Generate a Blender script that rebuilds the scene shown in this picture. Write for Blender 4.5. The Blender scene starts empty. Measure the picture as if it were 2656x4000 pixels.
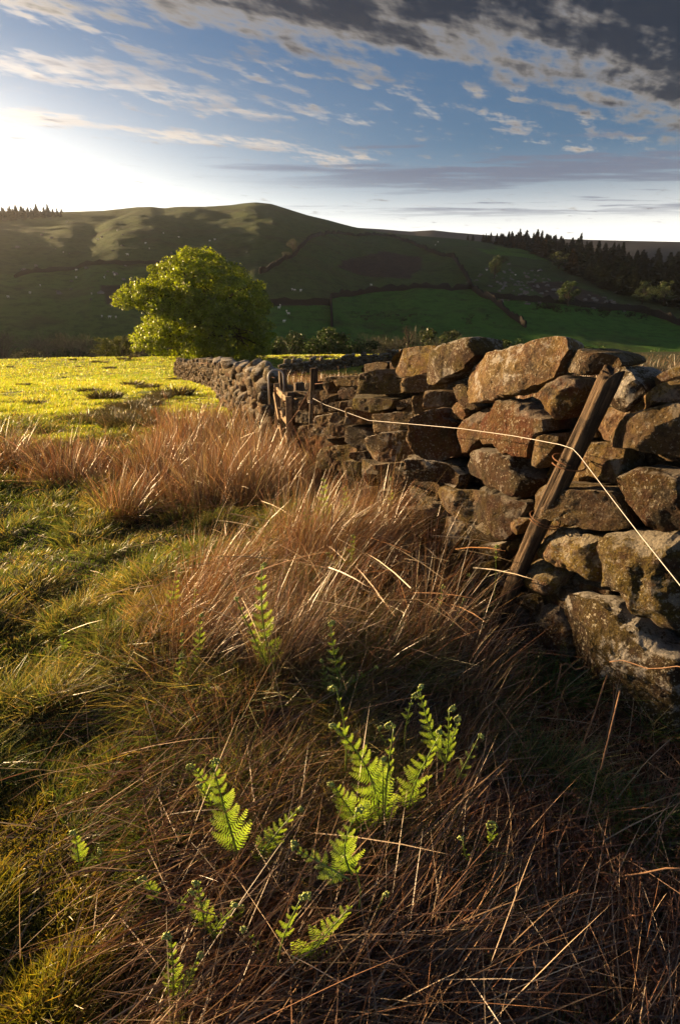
import bpy, math, random
import numpy as np
from mathutils import Vector, Matrix

R = math.radians
rng = np.random.default_rng(11)
random.seed(11)
sc = bpy.context.scene
COL = sc.collection

# ------------------------------------------------------------------ camera, sky, sun, exposure
EYE = 1.6                                    # eye height above the turf, metres
PITCH = math.atan(850 / (4000 * 20 / 36))    # looking down the hillside
cam_d = bpy.data.cameras.new('camera'); cam_d.sensor_fit = 'VERTICAL'; cam_d.sensor_height = 36; cam_d.lens = 20
cam_d.clip_start = 0.05; cam_d.clip_end = 20000
cam = bpy.data.objects.new('camera', cam_d); COL.objects.link(cam)
cam.location = (0, 0, EYE); cam.rotation_euler = (math.pi / 2 - PITCH, 0, 0)
sc.camera = cam

SUN_AZ, SUN_EL = R(-61), R(8.8)              # azimuth from +Y, negative to the left
SUN_DIR = Vector((math.sin(SUN_AZ) * math.cos(SUN_EL), math.cos(SUN_AZ) * math.cos(SUN_EL), math.sin(SUN_EL)))
SUN_STRENGTH, SKY_STRENGTH, EXPOSURE = 5.0, 0.070, 1.9
HAZE_DENSITY = .00014

sc.view_settings.view_transform = 'Standard'; sc.view_settings.look = 'None'
sc.view_settings.gamma = 1; sc.view_settings.use_curve_mapping = False; sc.view_settings.exposure = EXPOSURE
sc.render.engine = 'CYCLES'
sc.cycles.max_bounces = 6; sc.cycles.diffuse_bounces = 3; sc.cycles.transmission_bounces = 5
sc.cycles.volume_bounces = 0; sc.cycles.transparent_max_bounces = 6
sc.cycles.use_denoising = True
sc.cycles.use_adaptive_sampling = True; sc.cycles.adaptive_threshold = .03

sun_d = bpy.data.lights.new('sun', 'SUN'); sun_d.energy = SUN_STRENGTH; sun_d.angle = R(0.6); sun_d.color = (1.0, 0.68, 0.36)
sun = bpy.data.objects.new('sun', sun_d); COL.objects.link(sun)
sun.rotation_euler = (-SUN_DIR).to_track_quat('-Z', 'Y').to_euler()


class NT:
    """small helper for writing node trees"""
    def __init__(s, tree): s.t = tree; s.n = tree.nodes; s.l = tree.links
    def new(s, kind, **kw):
        n = s.n.new(kind)
        for k, v in kw.items(): setattr(n, k, v)
        return n
    def put(s, node, sock, v):
        if v is None: return
        i = node.inputs[sock]
        if hasattr(v, 'is_output') or hasattr(v, 'links'): s.l.new(v, i)
        else:
            if isinstance(v, (tuple, list)) and len(v) == 3 and i.type == 'RGBA': v = (*v, 1)
            i.default_value = v
    def m(s, op, a, b=None, c=None, clamp=False):
        n = s.new('ShaderNodeMath', operation=op); n.use_clamp = clamp
        s.put(n, 0, a); s.put(n, 1, b); s.put(n, 2, c); return n.outputs[0]
    def v(s, op, a, b=None, scale=None):
        n = s.new('ShaderNodeVectorMath', operation=op); s.put(n, 0, a); s.put(n, 1, b)
        if scale is not None: s.put(n, 3, scale)
        return n.outputs[1] if op in ('DOT_PRODUCT', 'LENGTH') else n.outputs[0]
    def xyz(s, x, y, z):
        n = s.new('ShaderNodeCombineXYZ'); s.put(n, 0, x); s.put(n, 1, y); s.put(n, 2, z); return n.outputs[0]
    def sep(s, v): n = s.new('ShaderNodeSeparateXYZ'); s.put(n, 0, v); return n.outputs
    def noise(s, vec, scale, detail=4, rough=.55, dist=0.0, dim='3D'):
        n = s.new('ShaderNodeTexNoise', noise_dimensions=dim); s.put(n, 'Vector', vec); s.put(n, 'Scale', scale); s.put(n, 'Detail', detail)
        s.put(n, 'Roughness', rough); s.put(n, 'Distortion', dist); return n.outputs[0]
    def voro(s, vec, scale, feature='F1', rnd=1.0):
        n = s.new('ShaderNodeTexVoronoi', feature=feature); s.put(n, 'Vector', vec); s.put(n, 'Scale', scale); s.put(n, 'Randomness', rnd); return n
    def ss(s, x, a, b):            # smooth step from a to b
        n = s.new('ShaderNodeMapRange', interpolation_type='SMOOTHSTEP'); s.put(n, 0, x); s.put(n, 1, a); s.put(n, 2, b); return n.outputs[0]
    def mix(s, f, a, b, mode='MIX'):
        n = s.new('ShaderNodeMix', data_type='RGBA', blend_type=mode); s.put(n, 0, f); s.put(n, 6, a); s.put(n, 7, b); return n.outputs[2]
    def ramp(s, f, stops):
        n = s.new('ShaderNodeValToRGB'); s.put(n, 0, f); e = n.color_ramp.elements
        while len(e) < len(stops): e.new(.5)
        for el, (p, c) in zip(e, stops): el.position = p; el.color = (*c, 1) if len(c) == 3 else c
        return n.outputs[0]


world = bpy.data.worlds.new('World'); sc.world = world; world.use_nodes = True
world.cycles.sampling_method = 'MANUAL'; world.cycles.sample_map_resolution = 256
w = NT(world.node_tree); w.n.clear()
sky = w.new('ShaderNodeTexSky', sky_type='NISHITA'); sky.sun_disc = False
sky.sun_elevation = SUN_EL; sky.sun_rotation = SUN_AZ; sky.altitude = 200; sky.air_density = 1.0; sky.dust_density = 0.9; sky.ozone_density = 2.0
d = w.v('NORMALIZE', w.new('ShaderNodeTexCoord').outputs['Generated'])
dx, dy, dz = w.sep(d)
up = w.m('MAXIMUM', dz, 0.0)
k = w.m('DIVIDE', 1.0, w.m('ADD', up, 0.02))
px, py = w.m('MULTIPLY', dx, k), w.m('MULTIPLY', dy, k)        # the cloud layer, a flat sheet overhead
al = w.m('ADD', w.m('MULTIPLY', px, .866), w.m('MULTIPLY', py, .5))     # along the cloud streets
ac = w.m('ADD', w.m('MULTIPLY', px, -.5), w.m('MULTIPLY', py, .866))    # across them
warp = w.m('SUBTRACT', w.noise(w.xyz(w.m('MULTIPLY', al, .55), w.m('MULTIPLY', ac, .9), 3.1), 1.0, 2, dim='2D'), .5)
q = w.m('ADD', ac, w.m('MULTIPLY', warp, .9))
band = lambda x, c, h: w.ss(w.m('ABSOLUTE', w.m('SUBTRACT', x, c)), h, h * .1)
tex = w.noise(w.xyz(w.m('MULTIPLY', al, 1.5), w.m('MULTIPLY', ac, 4.4), 0.0), 1.25, 5, .62, dim='2D')
tex_f = w.noise(w.xyz(w.m('MULTIPLY', w.m('ADD', al, w.m('MULTIPLY', ac, .7)), 2.6), w.m('MULTIPLY', w.m('SUBTRACT', ac, w.m('MULTIPLY', al, .7)), 7.0), 7.0), 1.2, 3, .6, dim='2D')
tex2 = w.noise(w.xyz(w.m('MULTIPLY', px, .55), w.m('MULTIPLY', py, 2.4), 5.0), 1.2, 4, .62, dim='2D')
t1 = w.m('MULTIPLY', w.m('SUBTRACT', w.m('ADD', w.m('MULTIPLY', tex, .6), w.m('MULTIPLY', tex_f, .4)), .5), 2.3)
deck = w.m('MULTIPLY', w.ss(q, 3.0, 1.45), w.ss(q, .1, 1.1))          # a bank of cloud right of overhead, ended out of view behind for more fill light
d_deck = w.ss(w.m('ADD', w.m('MULTIPLY', deck, 1.25), w.m('MULTIPLY', t1, 1.1)), .18, .75)
st1 = w.m('MULTIPLY', band(q, 3.25, .40), w.ss(al, 3.6, .9))
st2 = w.m('MULTIPLY', band(q, 4.0, .40), w.ss(al, 3.9, 1.6))
st3 = w.m('MULTIPLY', band(q, 2.75, .55), .5)
d_st = w.ss(w.m('ADD', w.m('MULTIPLY', w.m('MAXIMUM', w.m('MAXIMUM', st1, st2), st3), .52), w.m('MULTIPLY', t1, .95)), .27, .72)
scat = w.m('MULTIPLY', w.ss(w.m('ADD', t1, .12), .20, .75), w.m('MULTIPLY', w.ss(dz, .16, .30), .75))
py2 = w.m('ADD', w.m('ADD', py, w.m('MULTIPLY', px, .16)), w.m('MULTIPLY', w.m('SUBTRACT', tex2, .5), 2.6))
b1 = w.m('MULTIPLY', band(py2, 5.35, 1.0), w.ss(px, -2.6, 1.2))
b2 = w.m('MULTIPLY', w.m('MULTIPLY', band(py2, 7.3, .8), w.ss(px, -2.2, 1.6)), .75)
b3 = w.m('MULTIPLY', w.m('MULTIPLY', band(py2, 10.8, 1.8), w.ss(px, -1.0, 3.0)), .35)
d_low = w.ss(w.m('ADD', w.m('MAXIMUM', w.m('MAXIMUM', b1, b2), b3), w.m('MULTIPLY', w.m('SUBTRACT', tex2, .5), 1.2)), .36, 1.05)
sdot = w.m('MAXIMUM', w.v('DOT_PRODUCT', d, tuple(SUN_DIR)), 0.0)
near = w.m('POWER', sdot, 6.0)
horiz = w.ss(dz, .24, .0); glow = w.m('MULTIPLY', w.m('POWER', sdot, 4.5), w.ss(dz, .33, .02))
# clear air: the physical sky, paler towards the horizon and the low sun
air = w.v('MULTIPLY', sky.outputs[0], (.265, .34, .425))
pale = w.mix(w.m('MULTIPLY', w.m('MULTIPLY', horiz, horiz), 1.0), (0, 0, 0), (9.0, 8.0, 7.0))
glowc = w.v('SCALE', w.xyz(1.0, .86, .66), None, scale=w.m('ADD', w.m('MULTIPLY', glow, 16.0), w.m('MULTIPLY', near, .7)))
clear = w.v('ADD', w.v('ADD', air, pale), glowc)
# clouds: thin edges catch the warm light, thick parts stay slate
lit = w.v('SCALE', w.xyz(3.5, 3.1, 2.65), None, scale=w.m('ADD', .82, w.m('MULTIPLY', near, 1.5)))
shade = w.v('SCALE', w.xyz(1.30, 1.35, 1.55), None, scale=w.m('ADD', .85, w.m('MULTIPLY', near, 1.6)))
puff = w.ss(w.m('ADD', w.m('MULTIPLY', t1, .55), w.m('MULTIPLY', w.m('SUBTRACT', tex2, .5), 1.6)), -.10, .42)
lit = w.mix(w.m('MULTIPLY', puff, .75), lit, shade)
slate = w.v('SCALE', w.xyz(.07, .10, .16), None, scale=w.m('ADD', 1.0, w.m('MULTIPLY', near, 4.0)))
mid = w.v('SCALE', w.xyz(.95, 1.08, 1.5), None, scale=w.m('ADD', .75, w.m('MULTIPLY', near, 3.2)))
c_deck = w.mix(w.ss(w.m('ADD', w.m('ADD', w.m('MULTIPLY', deck, 1.0), w.m('MULTIPLY', t1, .80)), w.m('MULTIPLY', near, -.2)), .22, .84), w.v('SCALE', lit, None, scale=.62), slate)
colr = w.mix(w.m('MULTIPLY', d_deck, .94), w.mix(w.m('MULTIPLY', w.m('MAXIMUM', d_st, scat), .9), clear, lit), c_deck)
colr = w.mix(w.m('MULTIPLY', d_low, .85), colr, mid)
below = w.ss(dz, 0.0, -.06)
colr = w.mix(below, colr, (.5, .5, .55))
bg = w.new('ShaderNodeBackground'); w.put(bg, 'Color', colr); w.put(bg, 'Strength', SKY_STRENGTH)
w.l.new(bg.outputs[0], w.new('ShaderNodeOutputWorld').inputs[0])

# ------------------------------------------------------------------ helpers
def hsh(*ints):
    h = np.zeros(ints[0].shape, np.uint32)
    for i, a in enumerate(ints):
        h = (h ^ (a.astype(np.int64) & 0xffffffff).astype(np.uint32)) * np.uint32(0x9E3779B1)
        h ^= h >> np.uint32(15); h = h * np.uint32(0x85EBCA77); h ^= h >> np.uint32(13)
    return h.astype(np.float64) / 4294967295.0

def vnoise(P, seed=0):
    """value noise in -1..1 at points (..., 2 or 3)"""
    P = np.asarray(P, float); i = np.floor(P).astype(np.int64); f = P - i; f = f * f * f * (f * (f * 6 - 15) + 10)
    D = P.shape[-1]; out = 0
    s = np.full(P.shape[:-1], seed, np.int64)
    for c in range(2 ** D):
        o = [(c >> b) & 1 for b in range(D)]
        wt = 1.0
        for b in range(D): wt = wt * (f[..., b] if o[b] else 1 - f[..., b])
        out = out + wt * hsh(s, *[i[..., b] + o[b] for b in range(D)])
    return out * 2 - 1

def fbm(P, oct=4, seed=0, gain=.5):
    P = np.asarray(P, float); a, t, o = 1.0, 0.0, 0.0
    for k in range(oct):
        o = o + a * vnoise(P, seed + k * 17); t += a; a *= gain; P = P * 2.03 + 11.3
    return o / t

def sstep(x, a, b):
    t = np.clip((x - a) / (b - a), 0, 1); return t * t * (3 - 2 * t)

def mesh(name, V, Fs, mat=None, smooth=False, col=None, origin=None):
    """V (N,3); Fs list of (k,4) / (k,3) int arrays or python lists"""
    V = np.asarray(V, np.float32)
    if origin is not None: V = V - np.asarray(origin, np.float32)
    me = bpy.data.meshes.new(name)
    if not isinstance(Fs, (list, tuple)) or (len(Fs) and not isinstance(Fs[0], np.ndarray)): Fs = [np.asarray(Fs, np.int32)]
    idx = np.concatenate([f.ravel() for f in Fs]).astype(np.int32)
    tot = np.concatenate([np.full(len(f), f.shape[1], np.int32) for f in Fs])
    start = np.r_[0, np.cumsum(tot)[:-1]].astype(np.int32)
    me.vertices.add(len(V)); me.vertices.foreach_set('co', V.ravel())
    me.loops.add(len(idx)); me.loops.foreach_set('vertex_index', idx)
    me.polygons.add(len(tot)); me.polygons.foreach_set('loop_start', start)
    try: me.polygons.foreach_set('loop_total', tot)
    except Exception: pass
    me.update(calc_edges=True)
    if smooth: me.polygons.foreach_set('use_smooth', np.ones(len(tot), bool))
    if col is not None:
        a = me.color_attributes.new('Col', 'FLOAT_COLOR', 'POINT')
        c = np.ones((len(V), 4), np.float32); c[:, :3] = col; a.data.foreach_set('color', c.ravel())
    if mat: me.materials.append(mat)
    me.validate(clean_customdata=False)
    return me

def link(name, me, parent=None, loc=None):
    o = bpy.data.objects.new(name, me); COL.objects.link(o)
    if parent is not None: o.parent = parent
    if loc is not None: o.location = loc
    return o

def empty(name, loc): o = bpy.data.objects.new(name, None); COL.objects.link(o); o.location = loc; return o

def tag(o, label=None, cat=None, group=None, kind=None):
    if label: o['label'] = label
    if cat: o['category'] = cat
    if group: o['group'] = group
    if kind: o['kind'] = kind
    return o

class MB:
    """collects tubes and boxes for one mesh"""
    def __init__(s): s.V = []; s.F4 = []; s.F3 = []; s.n = 0
    def add(s, V, F4=None, F3=None):
        V = np.asarray(V, float)
        if F4 is not None and len(F4): s.F4.append(np.asarray(F4) + s.n)
        if F3 is not None and len(F3): s.F3.append(np.asarray(F3) + s.n)
        s.V.append(V); s.n += len(V)
    def tube(s, P, rad, sides=6, cap=True):
        P = np.asarray(P, float); n = len(P); rad = np.broadcast_to(rad, (n,))
        T = np.gradient(P, axis=0); T /= np.linalg.norm(T, axis=1, keepdims=True) + 1e-9
        ref = np.array([0, 0, 1.0]) if abs(T[0, 2]) < .9 else np.array([1.0, 0, 0])
        A = np.cross(T, ref); A /= np.linalg.norm(A, axis=1, keepdims=True) + 1e-9; B = np.cross(T, A)
        th = np.arange(sides) * 2 * np.pi / sides
        V = P[:, None] + rad[:, None, None] * (A[:, None] * np.cos(th)[None, :, None] + B[:, None] * np.sin(th)[None, :, None])
        V = V.reshape(-1, 3); F = []
        i, j = np.meshgrid(np.arange(n - 1), np.arange(sides), indexing='ij'); j2 = (j + 1) % sides
        F = np.stack([i * sides + j, i * sides + j2, (i + 1) * sides + j2, (i + 1) * sides + j], -1).reshape(-1, 4)
        F3 = []
        if cap:
            V = np.vstack([V, P[0], P[-1]]); c0, c1 = n * sides, n * sides + 1
            for a in range(sides):
                b = (a + 1) % sides; F3 += [(c0, b, a), (c1, (n - 1) * sides + a, (n - 1) * sides + b)]
        s.add(V, F, np.array(F3).reshape(-1, 3))
    def box(s, M, sx, sy, sz):
        c = np.array([(x, y, z) for x in (-.5, .5) for y in (-.5, .5) for z in (-.5, .5)]) * (sx, sy, sz)
        V = np.array([tuple(M @ Vector(p)) for p in c])
        s.add(V, [(0, 1, 3, 2), (4, 6, 7, 5), (0, 4, 5, 1), (2, 3, 7, 6), (0, 2, 6, 4), (1, 5, 7, 3)])
    def arr(s):
        V = np.vstack(s.V); Fs = []
        if s.F4: Fs.append(np.vstack(s.F4).astype(np.int32))
        if s.F3: Fs.append(np.vstack(s.F3).astype(np.int32))
        return V, Fs
    def obj(s, name, mat, parent=None, smooth=True, origin=None):
        V, Fs = s.arr()
        o = link(name, mesh(name, V, Fs, mat, smooth, origin=origin), parent)
        if origin is not None and parent is None: o.location = origin
        return o

def blades(base, tip, width, seg=2, bend=.35, col0=None, col1=None, flat=None, sag=0.0):
    """ribbons from base (N,3) to tip (N,3); bend bows them up before they lean over"""
    N = len(base); d = tip - base; L = np.linalg.norm(d, axis=1, keepdims=True)
    r = rng.normal(size=(N, 3)) if flat is None else flat
    side = np.cross(d, r); side /= np.linalg.norm(side, axis=1, keepdims=True) + 1e-9
    w = np.broadcast_to(np.asarray(width, float), (N,))[:, None] * .5
    hor = d.copy(); hor[:, 2] = 0
    V = []; C = []
    for kx in range(seg + 1):
        t = kx / seg
        p = base + d * t - hor * (bend * t * (1 - t)) ; p[:, 2] += (sag * L[:, 0]) * t * (1 - t) * -1 + bend * .5 * np.linalg.norm(hor, axis=1) * t * (1 - t)
        if kx < seg:
            wt = w * (1 - .55 * t * t)
            V += [p - side * wt, p + side * wt]
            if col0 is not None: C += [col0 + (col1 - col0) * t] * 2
        else:
            V.append(p)
            if col0 is not None: C.append(col1)
    n = 2 * seg + 1
    V = np.stack(V, 1).reshape(-1, 3)
    o = np.arange(N)[:, None] * n
    F4 = [np.concatenate([o + 2 * i, o + 2 * i + 1, o + 2 * i + 3, o + 2 * i + 2], 1) for i in range(seg - 1)]
    F3 = np.concatenate([o + 2 * seg - 2, o + 2 * seg - 1, o + 2 * seg], 1)
    Fs = ([np.vstack(F4).astype(np.int32)] if F4 else []) + [F3.astype(np.int32)]
    return V, Fs, (np.stack(C, 1).reshape(-1, 3) if col0 is not None else None)

# ------------------------------------------------------------------ materials
def material(name):
    m = bpy.data.materials.new(name); m.use_nodes = True; m.node_tree.nodes.clear()
    return m, NT(m.node_tree)

def out(t, shader, disp=None):
    o = t.new('ShaderNodeOutputMaterial'); t.l.new(shader, o.inputs[0])

def bump(t, h, strength=.5, dist=.02):
    b = t.new('ShaderNodeBump'); t.put(b, 'Height', h); t.put(b, 'Strength', strength); t.put(b, 'Distance', dist); return b.outputs[0]

def principled(t, col, rough=.8, normal=None, spec=.3, metal=0.0):
    p = t.new('ShaderNodeBsdfPrincipled'); t.put(p, 'Base Color', col); t.put(p, 'Roughness', rough)
    t.put(p, 'Specular IOR Level', spec); t.put(p, 'Metallic', metal)
    if normal is not None: t.put(p, 'Normal', normal)
    return p.outputs[0]

def leaf_mat(name, trans=.45, tint=(1.15, 1.1, .5), gloss=.06, grough=.45, gain=1.0, var=.25, flatcol=None):
    """leaves and stems: colour from the plant itself, light also passes through"""
    m, t = material(name)
    if flatcol: c = (*flatcol, 1)
    else:
        a = t.new('ShaderNodeVertexColor'); a.layer_name = 'Col'; c = a.outputs[0]
    if gain != 1.0: c = t.v('SCALE', c, None, scale=gain)
    df = t.new('ShaderNodeBsdfDiffuse'); t.put(df, 'Color', c)
    tr = t.new('ShaderNodeBsdfTranslucent'); t.put(tr, 'Color', t.mix(1.0, c, tint, 'MULTIPLY'))
    mx = t.new('ShaderNodeMixShader'); t.put(mx, 0, trans); t.l.new(df.outputs[0], mx.inputs[1]); t.l.new(tr.outputs[0], mx.inputs[2])
    gl = t.new('ShaderNodeBsdfGlossy'); t.put(gl, 'Roughness', grough); t.put(gl, 'Color', (.9, .9, .85, 1))
    m2 = t.new('ShaderNodeMixShader'); t.put(m2, 0, gloss); t.l.new(mx.outputs[0], m2.inputs[1]); t.l.new(gl.outputs[0], m2.inputs[2])
    out(t, m2.outputs[0]); return m

# ------------------------------------------------------------------ terrain
FPX = 4000 * 20 / 36; CP, SP = math.cos(PITCH), math.sin(PITCH)
def ray(px, py):
    x, y = (px - 1328) / FPX, (2000 - py) / FPX
    return np.array([x, CP + SP * y, -SP + CP * y])
def project(P):
    P = np.asarray(P, float); z = P[..., 2] - EYE; dd = P[..., 1] * CP - z * SP
    dd = np.where(np.abs(dd) < 1e-3, 1e-3, dd)
    return 1328 + FPX * P[..., 0] / dd, 2000 - FPX * (P[..., 1] * SP + z * CP) / dd, dd
def at(px, py, Y): r_ = ray(px, py); t = Y / r_[1]; return np.array([0, 0, EYE]) + r_ * t

YC = np.array([-60, -5, 0, 2, 3.4, 5, 7, 8.5, 10.5, 15, 20, 25, 30, 36, 44, 52, 58, 64, 72, 85, 100, 120, 140, 200.])
ZC = np.array([4.0, .30, .04, 0, -.03, -.18, -.40, -.52, -.70, -1.08, -1.5, -2.05, -2.6, -3.1, -3.55, -3.85, -4.0, -4.6, -6.4, -9.5, -12, -14, -15, -15.])
_yy = np.linspace(-60, 200, 2601); _zz = np.interp(_yy, YC, ZC); _k = np.hanning(31); _k /= _k.sum()
_zs = np.convolve(np.pad(_zz, 15, mode='edge'), _k, 'valid')

def sky_table(rows):
    az, te = [], []
    for px_, py_ in rows:
        r_ = ray(px_, py_); h = math.hypot(r_[0], r_[1]); az.append(math.degrees(math.atan2(r_[0], r_[1]))); te.append(r_[2] / h)
    return np.array(az), np.array(te)
AZ1, TE1 = sky_table([(-900, 790), (-300, 822), (0, 846), (150, 838), (250, 827), (400, 823), (470, 816), (530, 809), (590, 807), (640, 813), (700, 807), (800, 807),
    (900, 801), (960, 793), (1000, 790), (1060, 796), (1120, 815), (1200, 840), (1280, 859), (1330, 873), (1400, 890), (1500, 908), (1600, 918), (1780, 932), (1900, 946),
    (2050, 965), (2200, 995), (2400, 1045), (2656, 1100), (3200, 1190)])
AZ1 = np.r_[-120, AZ1, 70, 120]; TE1 = np.r_[TE1[0], TE1, TE1[-1], TE1[-1]]
AZ2, TE2 = sky_table([(-600, 812), (0, 819), (250, 824), (400, 832), (1200, 880), (1330, 882), (1400, 886), (1500, 892), (1600, 901), (1690, 896), (1780, 906), (1900, 916), (2090, 926), (2300, 933), (2656, 941), (3200, 950)])
AZ2 = np.r_[-120, AZ2, 120]; TE2 = np.r_[TE2[0], TE2, TE2[-1]]
RAZ = np.array([-120, -60, -40, -25, -8, 5, 15, 25, 35, 60, 120.]); RR = np.array([360, 380, 450, 540, 600, 590, 520, 440, 380, 360, 360.])

def near_h(x, y):
    z = np.interp(y, _yy, _zs) + .010 * x * sstep(y, 20, 50)
    P = np.stack([x, y], -1); r = np.hypot(x, y)
    fld = sstep(y, 9, 13)
    z = z + fbm(P / 1.5, 3, 5) * (.07 - .045 * fld) + fbm(P / .42, 2, 9) * (.045 - .035 * fld) * sstep(r, 60, 15) + fbm(P / 7, 2, 3) * .05 * sstep(r, 4, 12)
    # tussocky bank where the rushes grow
    z = z + .10 * np.exp(-((x + .15) / .8) ** 2 - ((y - 2.9) / 1.3) ** 2)
    return z
def far_h(x, y):
    r = np.hypot(x, y); az = np.degrees(np.arctan2(x, y)); te = np.interp(az, AZ1, TE1); R_ = np.interp(az, RAZ, RR)
    zr = EYE + te * R_; zv = -15.0 + 1.5 * fbm(np.stack([x / 45, y / 45], -1), 3, 21)
    s = np.clip((r - 150) / (R_ - 150), 0, 1); g = s * (1.30 - .30 * s)
    env = 4 * s * (1 - s)
    lay = np.radians(az) * R_
    n = fbm(np.stack([lay / 70 + .35 * s * 3, r / 170], -1), 4, 31) * 3.6 + fbm(np.stack([lay / 26, r / 60], -1), 3, 41) * 1.3
    spur = np.exp(-((az + 14.5 + 9 * (1 - s)) / 2.6) ** 2) * 3 - np.exp(-((az + 17.5 + 8 * (1 - s)) / 1.3) ** 2) * 5 - np.exp(-((az - .5 - 2 * (1 - s)) / 1.6) ** 2) * 7 + np.exp(-((az + 3 ) / 2.2) ** 2) * 5
    z = zv + (zr - zv) * g + env * (n + spur * .3) + .5 * fbm(np.stack([x / 9, y / 9], -1), 2, 51) * env
    return np.where(r > R_, zr - .16 * (r - R_), z)
def height(x, y):
    x, y = np.asarray(x, float), np.asarray(y, float); r = np.hypot(x, y); b = sstep(r, 78, 135)
    return near_h(x, y) * (1 - b) + far_h(x, y) * b
def spot(px, py, r0=.5, r1=900):
    """where the line of sight through a point of the photograph meets the land"""
    d_ = ray(px, py); h = math.hypot(d_[0], d_[1]); rs = np.geomspace(r0, r1, 800)
    x, y, z = d_[0] / h * rs, d_[1] / h * rs, EYE + d_[2] / h * rs
    below_ = z < height(x, y); i = int(np.argmax(below_)) if below_.any() else len(rs) - 1
    return np.array([x[i], y[i], float(height(x[i], y[i]))])
def inpoly(px, py, poly):
    poly = np.asarray(poly, float); c = np.zeros(np.shape(px), bool); j = len(poly) - 1
    for i in range(len(poly)):
        (xi, yi), (xj, yj) = poly[i], poly[j]
        cr = ((yi > py) != (yj > py)) & (px < (xj - xi) * (py - yi) / (yj - yi + 1e-9) + xi)
        c ^= cr; j = i
    return c
def polar(azs, rs):
    A, Rg = np.meshgrid(np.radians(azs), rs, indexing='ij'); x, y = Rg * np.sin(A), Rg * np.cos(A)
    na, nr = A.shape; i, j = np.meshgrid(np.arange(na - 1), np.arange(nr - 1), indexing='ij')
    F = np.stack([i * nr + j, i * nr + j + 1, (i + 1) * nr + j + 1, (i + 1) * nr + j], -1).reshape(-1, 4).astype(np.int32)
    return x.ravel(), y.ravel(), F

# the near ground: turf, peat and moss; its own patchy colour
m_ground, t = material('turf')
pos = t.new('ShaderNodeNewGeometry').outputs['Position']
n1 = t.noise(pos, 1.1, 5); n2 = t.noise(pos, 7.0, 5, .65); n3 = t.noise(pos, 38, 4, .7)
Yp = t.sep(pos)[1]
fieldf = t.ss(Yp, 9.5, 14.0)
rough_c = t.mix(t.ss(n2, .38, .62), (.030, .020, .010), (.050, .052, .014)); rough_c = t.mix(t.ss(n1, .45, .65), rough_c, (.075, .052, .022))
rough_c = t.mix(t.m('MULTIPLY', t.ss(n3, .55, .75), .6), rough_c, (.09, .085, .018))
field_c = t.mix(t.ss(t.noise(pos, .5, 5), .35, .65), (.13, .16, .018), (.17, .17, .022)); field_c = t.mix(t.ss(n2, .55, .8), field_c, (.07, .11, .012))
field_c = t.mix(t.ss(t.sep(pos)[0], 4.0, 9.0), field_c, (.050, .055, .020)); gc = t.mix(fieldf, rough_c, field_c)
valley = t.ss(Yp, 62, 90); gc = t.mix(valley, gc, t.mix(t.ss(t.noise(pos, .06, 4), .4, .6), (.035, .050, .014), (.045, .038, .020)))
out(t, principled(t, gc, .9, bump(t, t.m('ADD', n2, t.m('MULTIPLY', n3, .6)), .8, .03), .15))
az_g = np.r_[np.linspace(-180, -62, 40), np.linspace(-60, 60, 380), np.linspace(62, 180, 40)]
gx, gy, gF = polar(az_g, np.r_[.02, np.geomspace(.25, 112, 300)])
ground = tag(link('ground', mesh('ground', np.stack([gx, gy, height(gx, gy)], -1), [gF], m_ground, True)), kind='structure')

# the hillside across the valley
m_hill, t = material('hill_pasture')
a_ = t.new('ShaderNodeVertexColor'); a_.layer_name = 'Col'
pos = t.new('ShaderNodeNewGeometry').outputs['Position']
hn = t.noise(pos, .05, 6, .6); hn2 = t.noise(pos, .28, 6, .75); hn3 = t.noise(pos, .018, 4)
hc = t.mix(t.m('MULTIPLY', t.ss(hn, .52, .70), .5), a_.outputs[0], (.052, .040, .022)); hc = t.mix(t.m('MULTIPLY', t.ss(hn2, .46, .64), .75), hc, t.v('SCALE', hc, None, scale=.5))
hc = t.mix(t.m('MULTIPLY', t.ss(hn3, .55, .7), .35), hc, (.075, .062, .030))
out(t, principled(t, hc, .95, bump(t, hn2, .8, .6), .1))
hx, hy, hF = polar(np.linspace(-95, 80, 620), np.r_[np.geomspace(108, 380, 150), np.linspace(384, 800, 120)])
hz = height(hx, hy); hpx, hpy, _ = project(np.stack([hx, hy, hz], -1))
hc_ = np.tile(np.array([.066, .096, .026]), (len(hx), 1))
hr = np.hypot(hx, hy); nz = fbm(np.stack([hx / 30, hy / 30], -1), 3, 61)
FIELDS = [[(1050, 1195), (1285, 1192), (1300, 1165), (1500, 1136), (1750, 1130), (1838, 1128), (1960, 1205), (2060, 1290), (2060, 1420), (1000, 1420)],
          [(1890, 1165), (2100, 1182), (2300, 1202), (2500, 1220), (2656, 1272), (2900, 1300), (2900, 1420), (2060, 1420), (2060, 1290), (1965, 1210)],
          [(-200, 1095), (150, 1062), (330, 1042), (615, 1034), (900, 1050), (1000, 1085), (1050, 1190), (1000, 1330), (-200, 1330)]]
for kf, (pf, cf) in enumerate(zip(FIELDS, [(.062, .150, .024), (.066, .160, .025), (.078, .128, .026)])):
    hc_[inpoly(hpx + nz * 8, hpy + nz * 5, pf)] = cf
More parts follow.
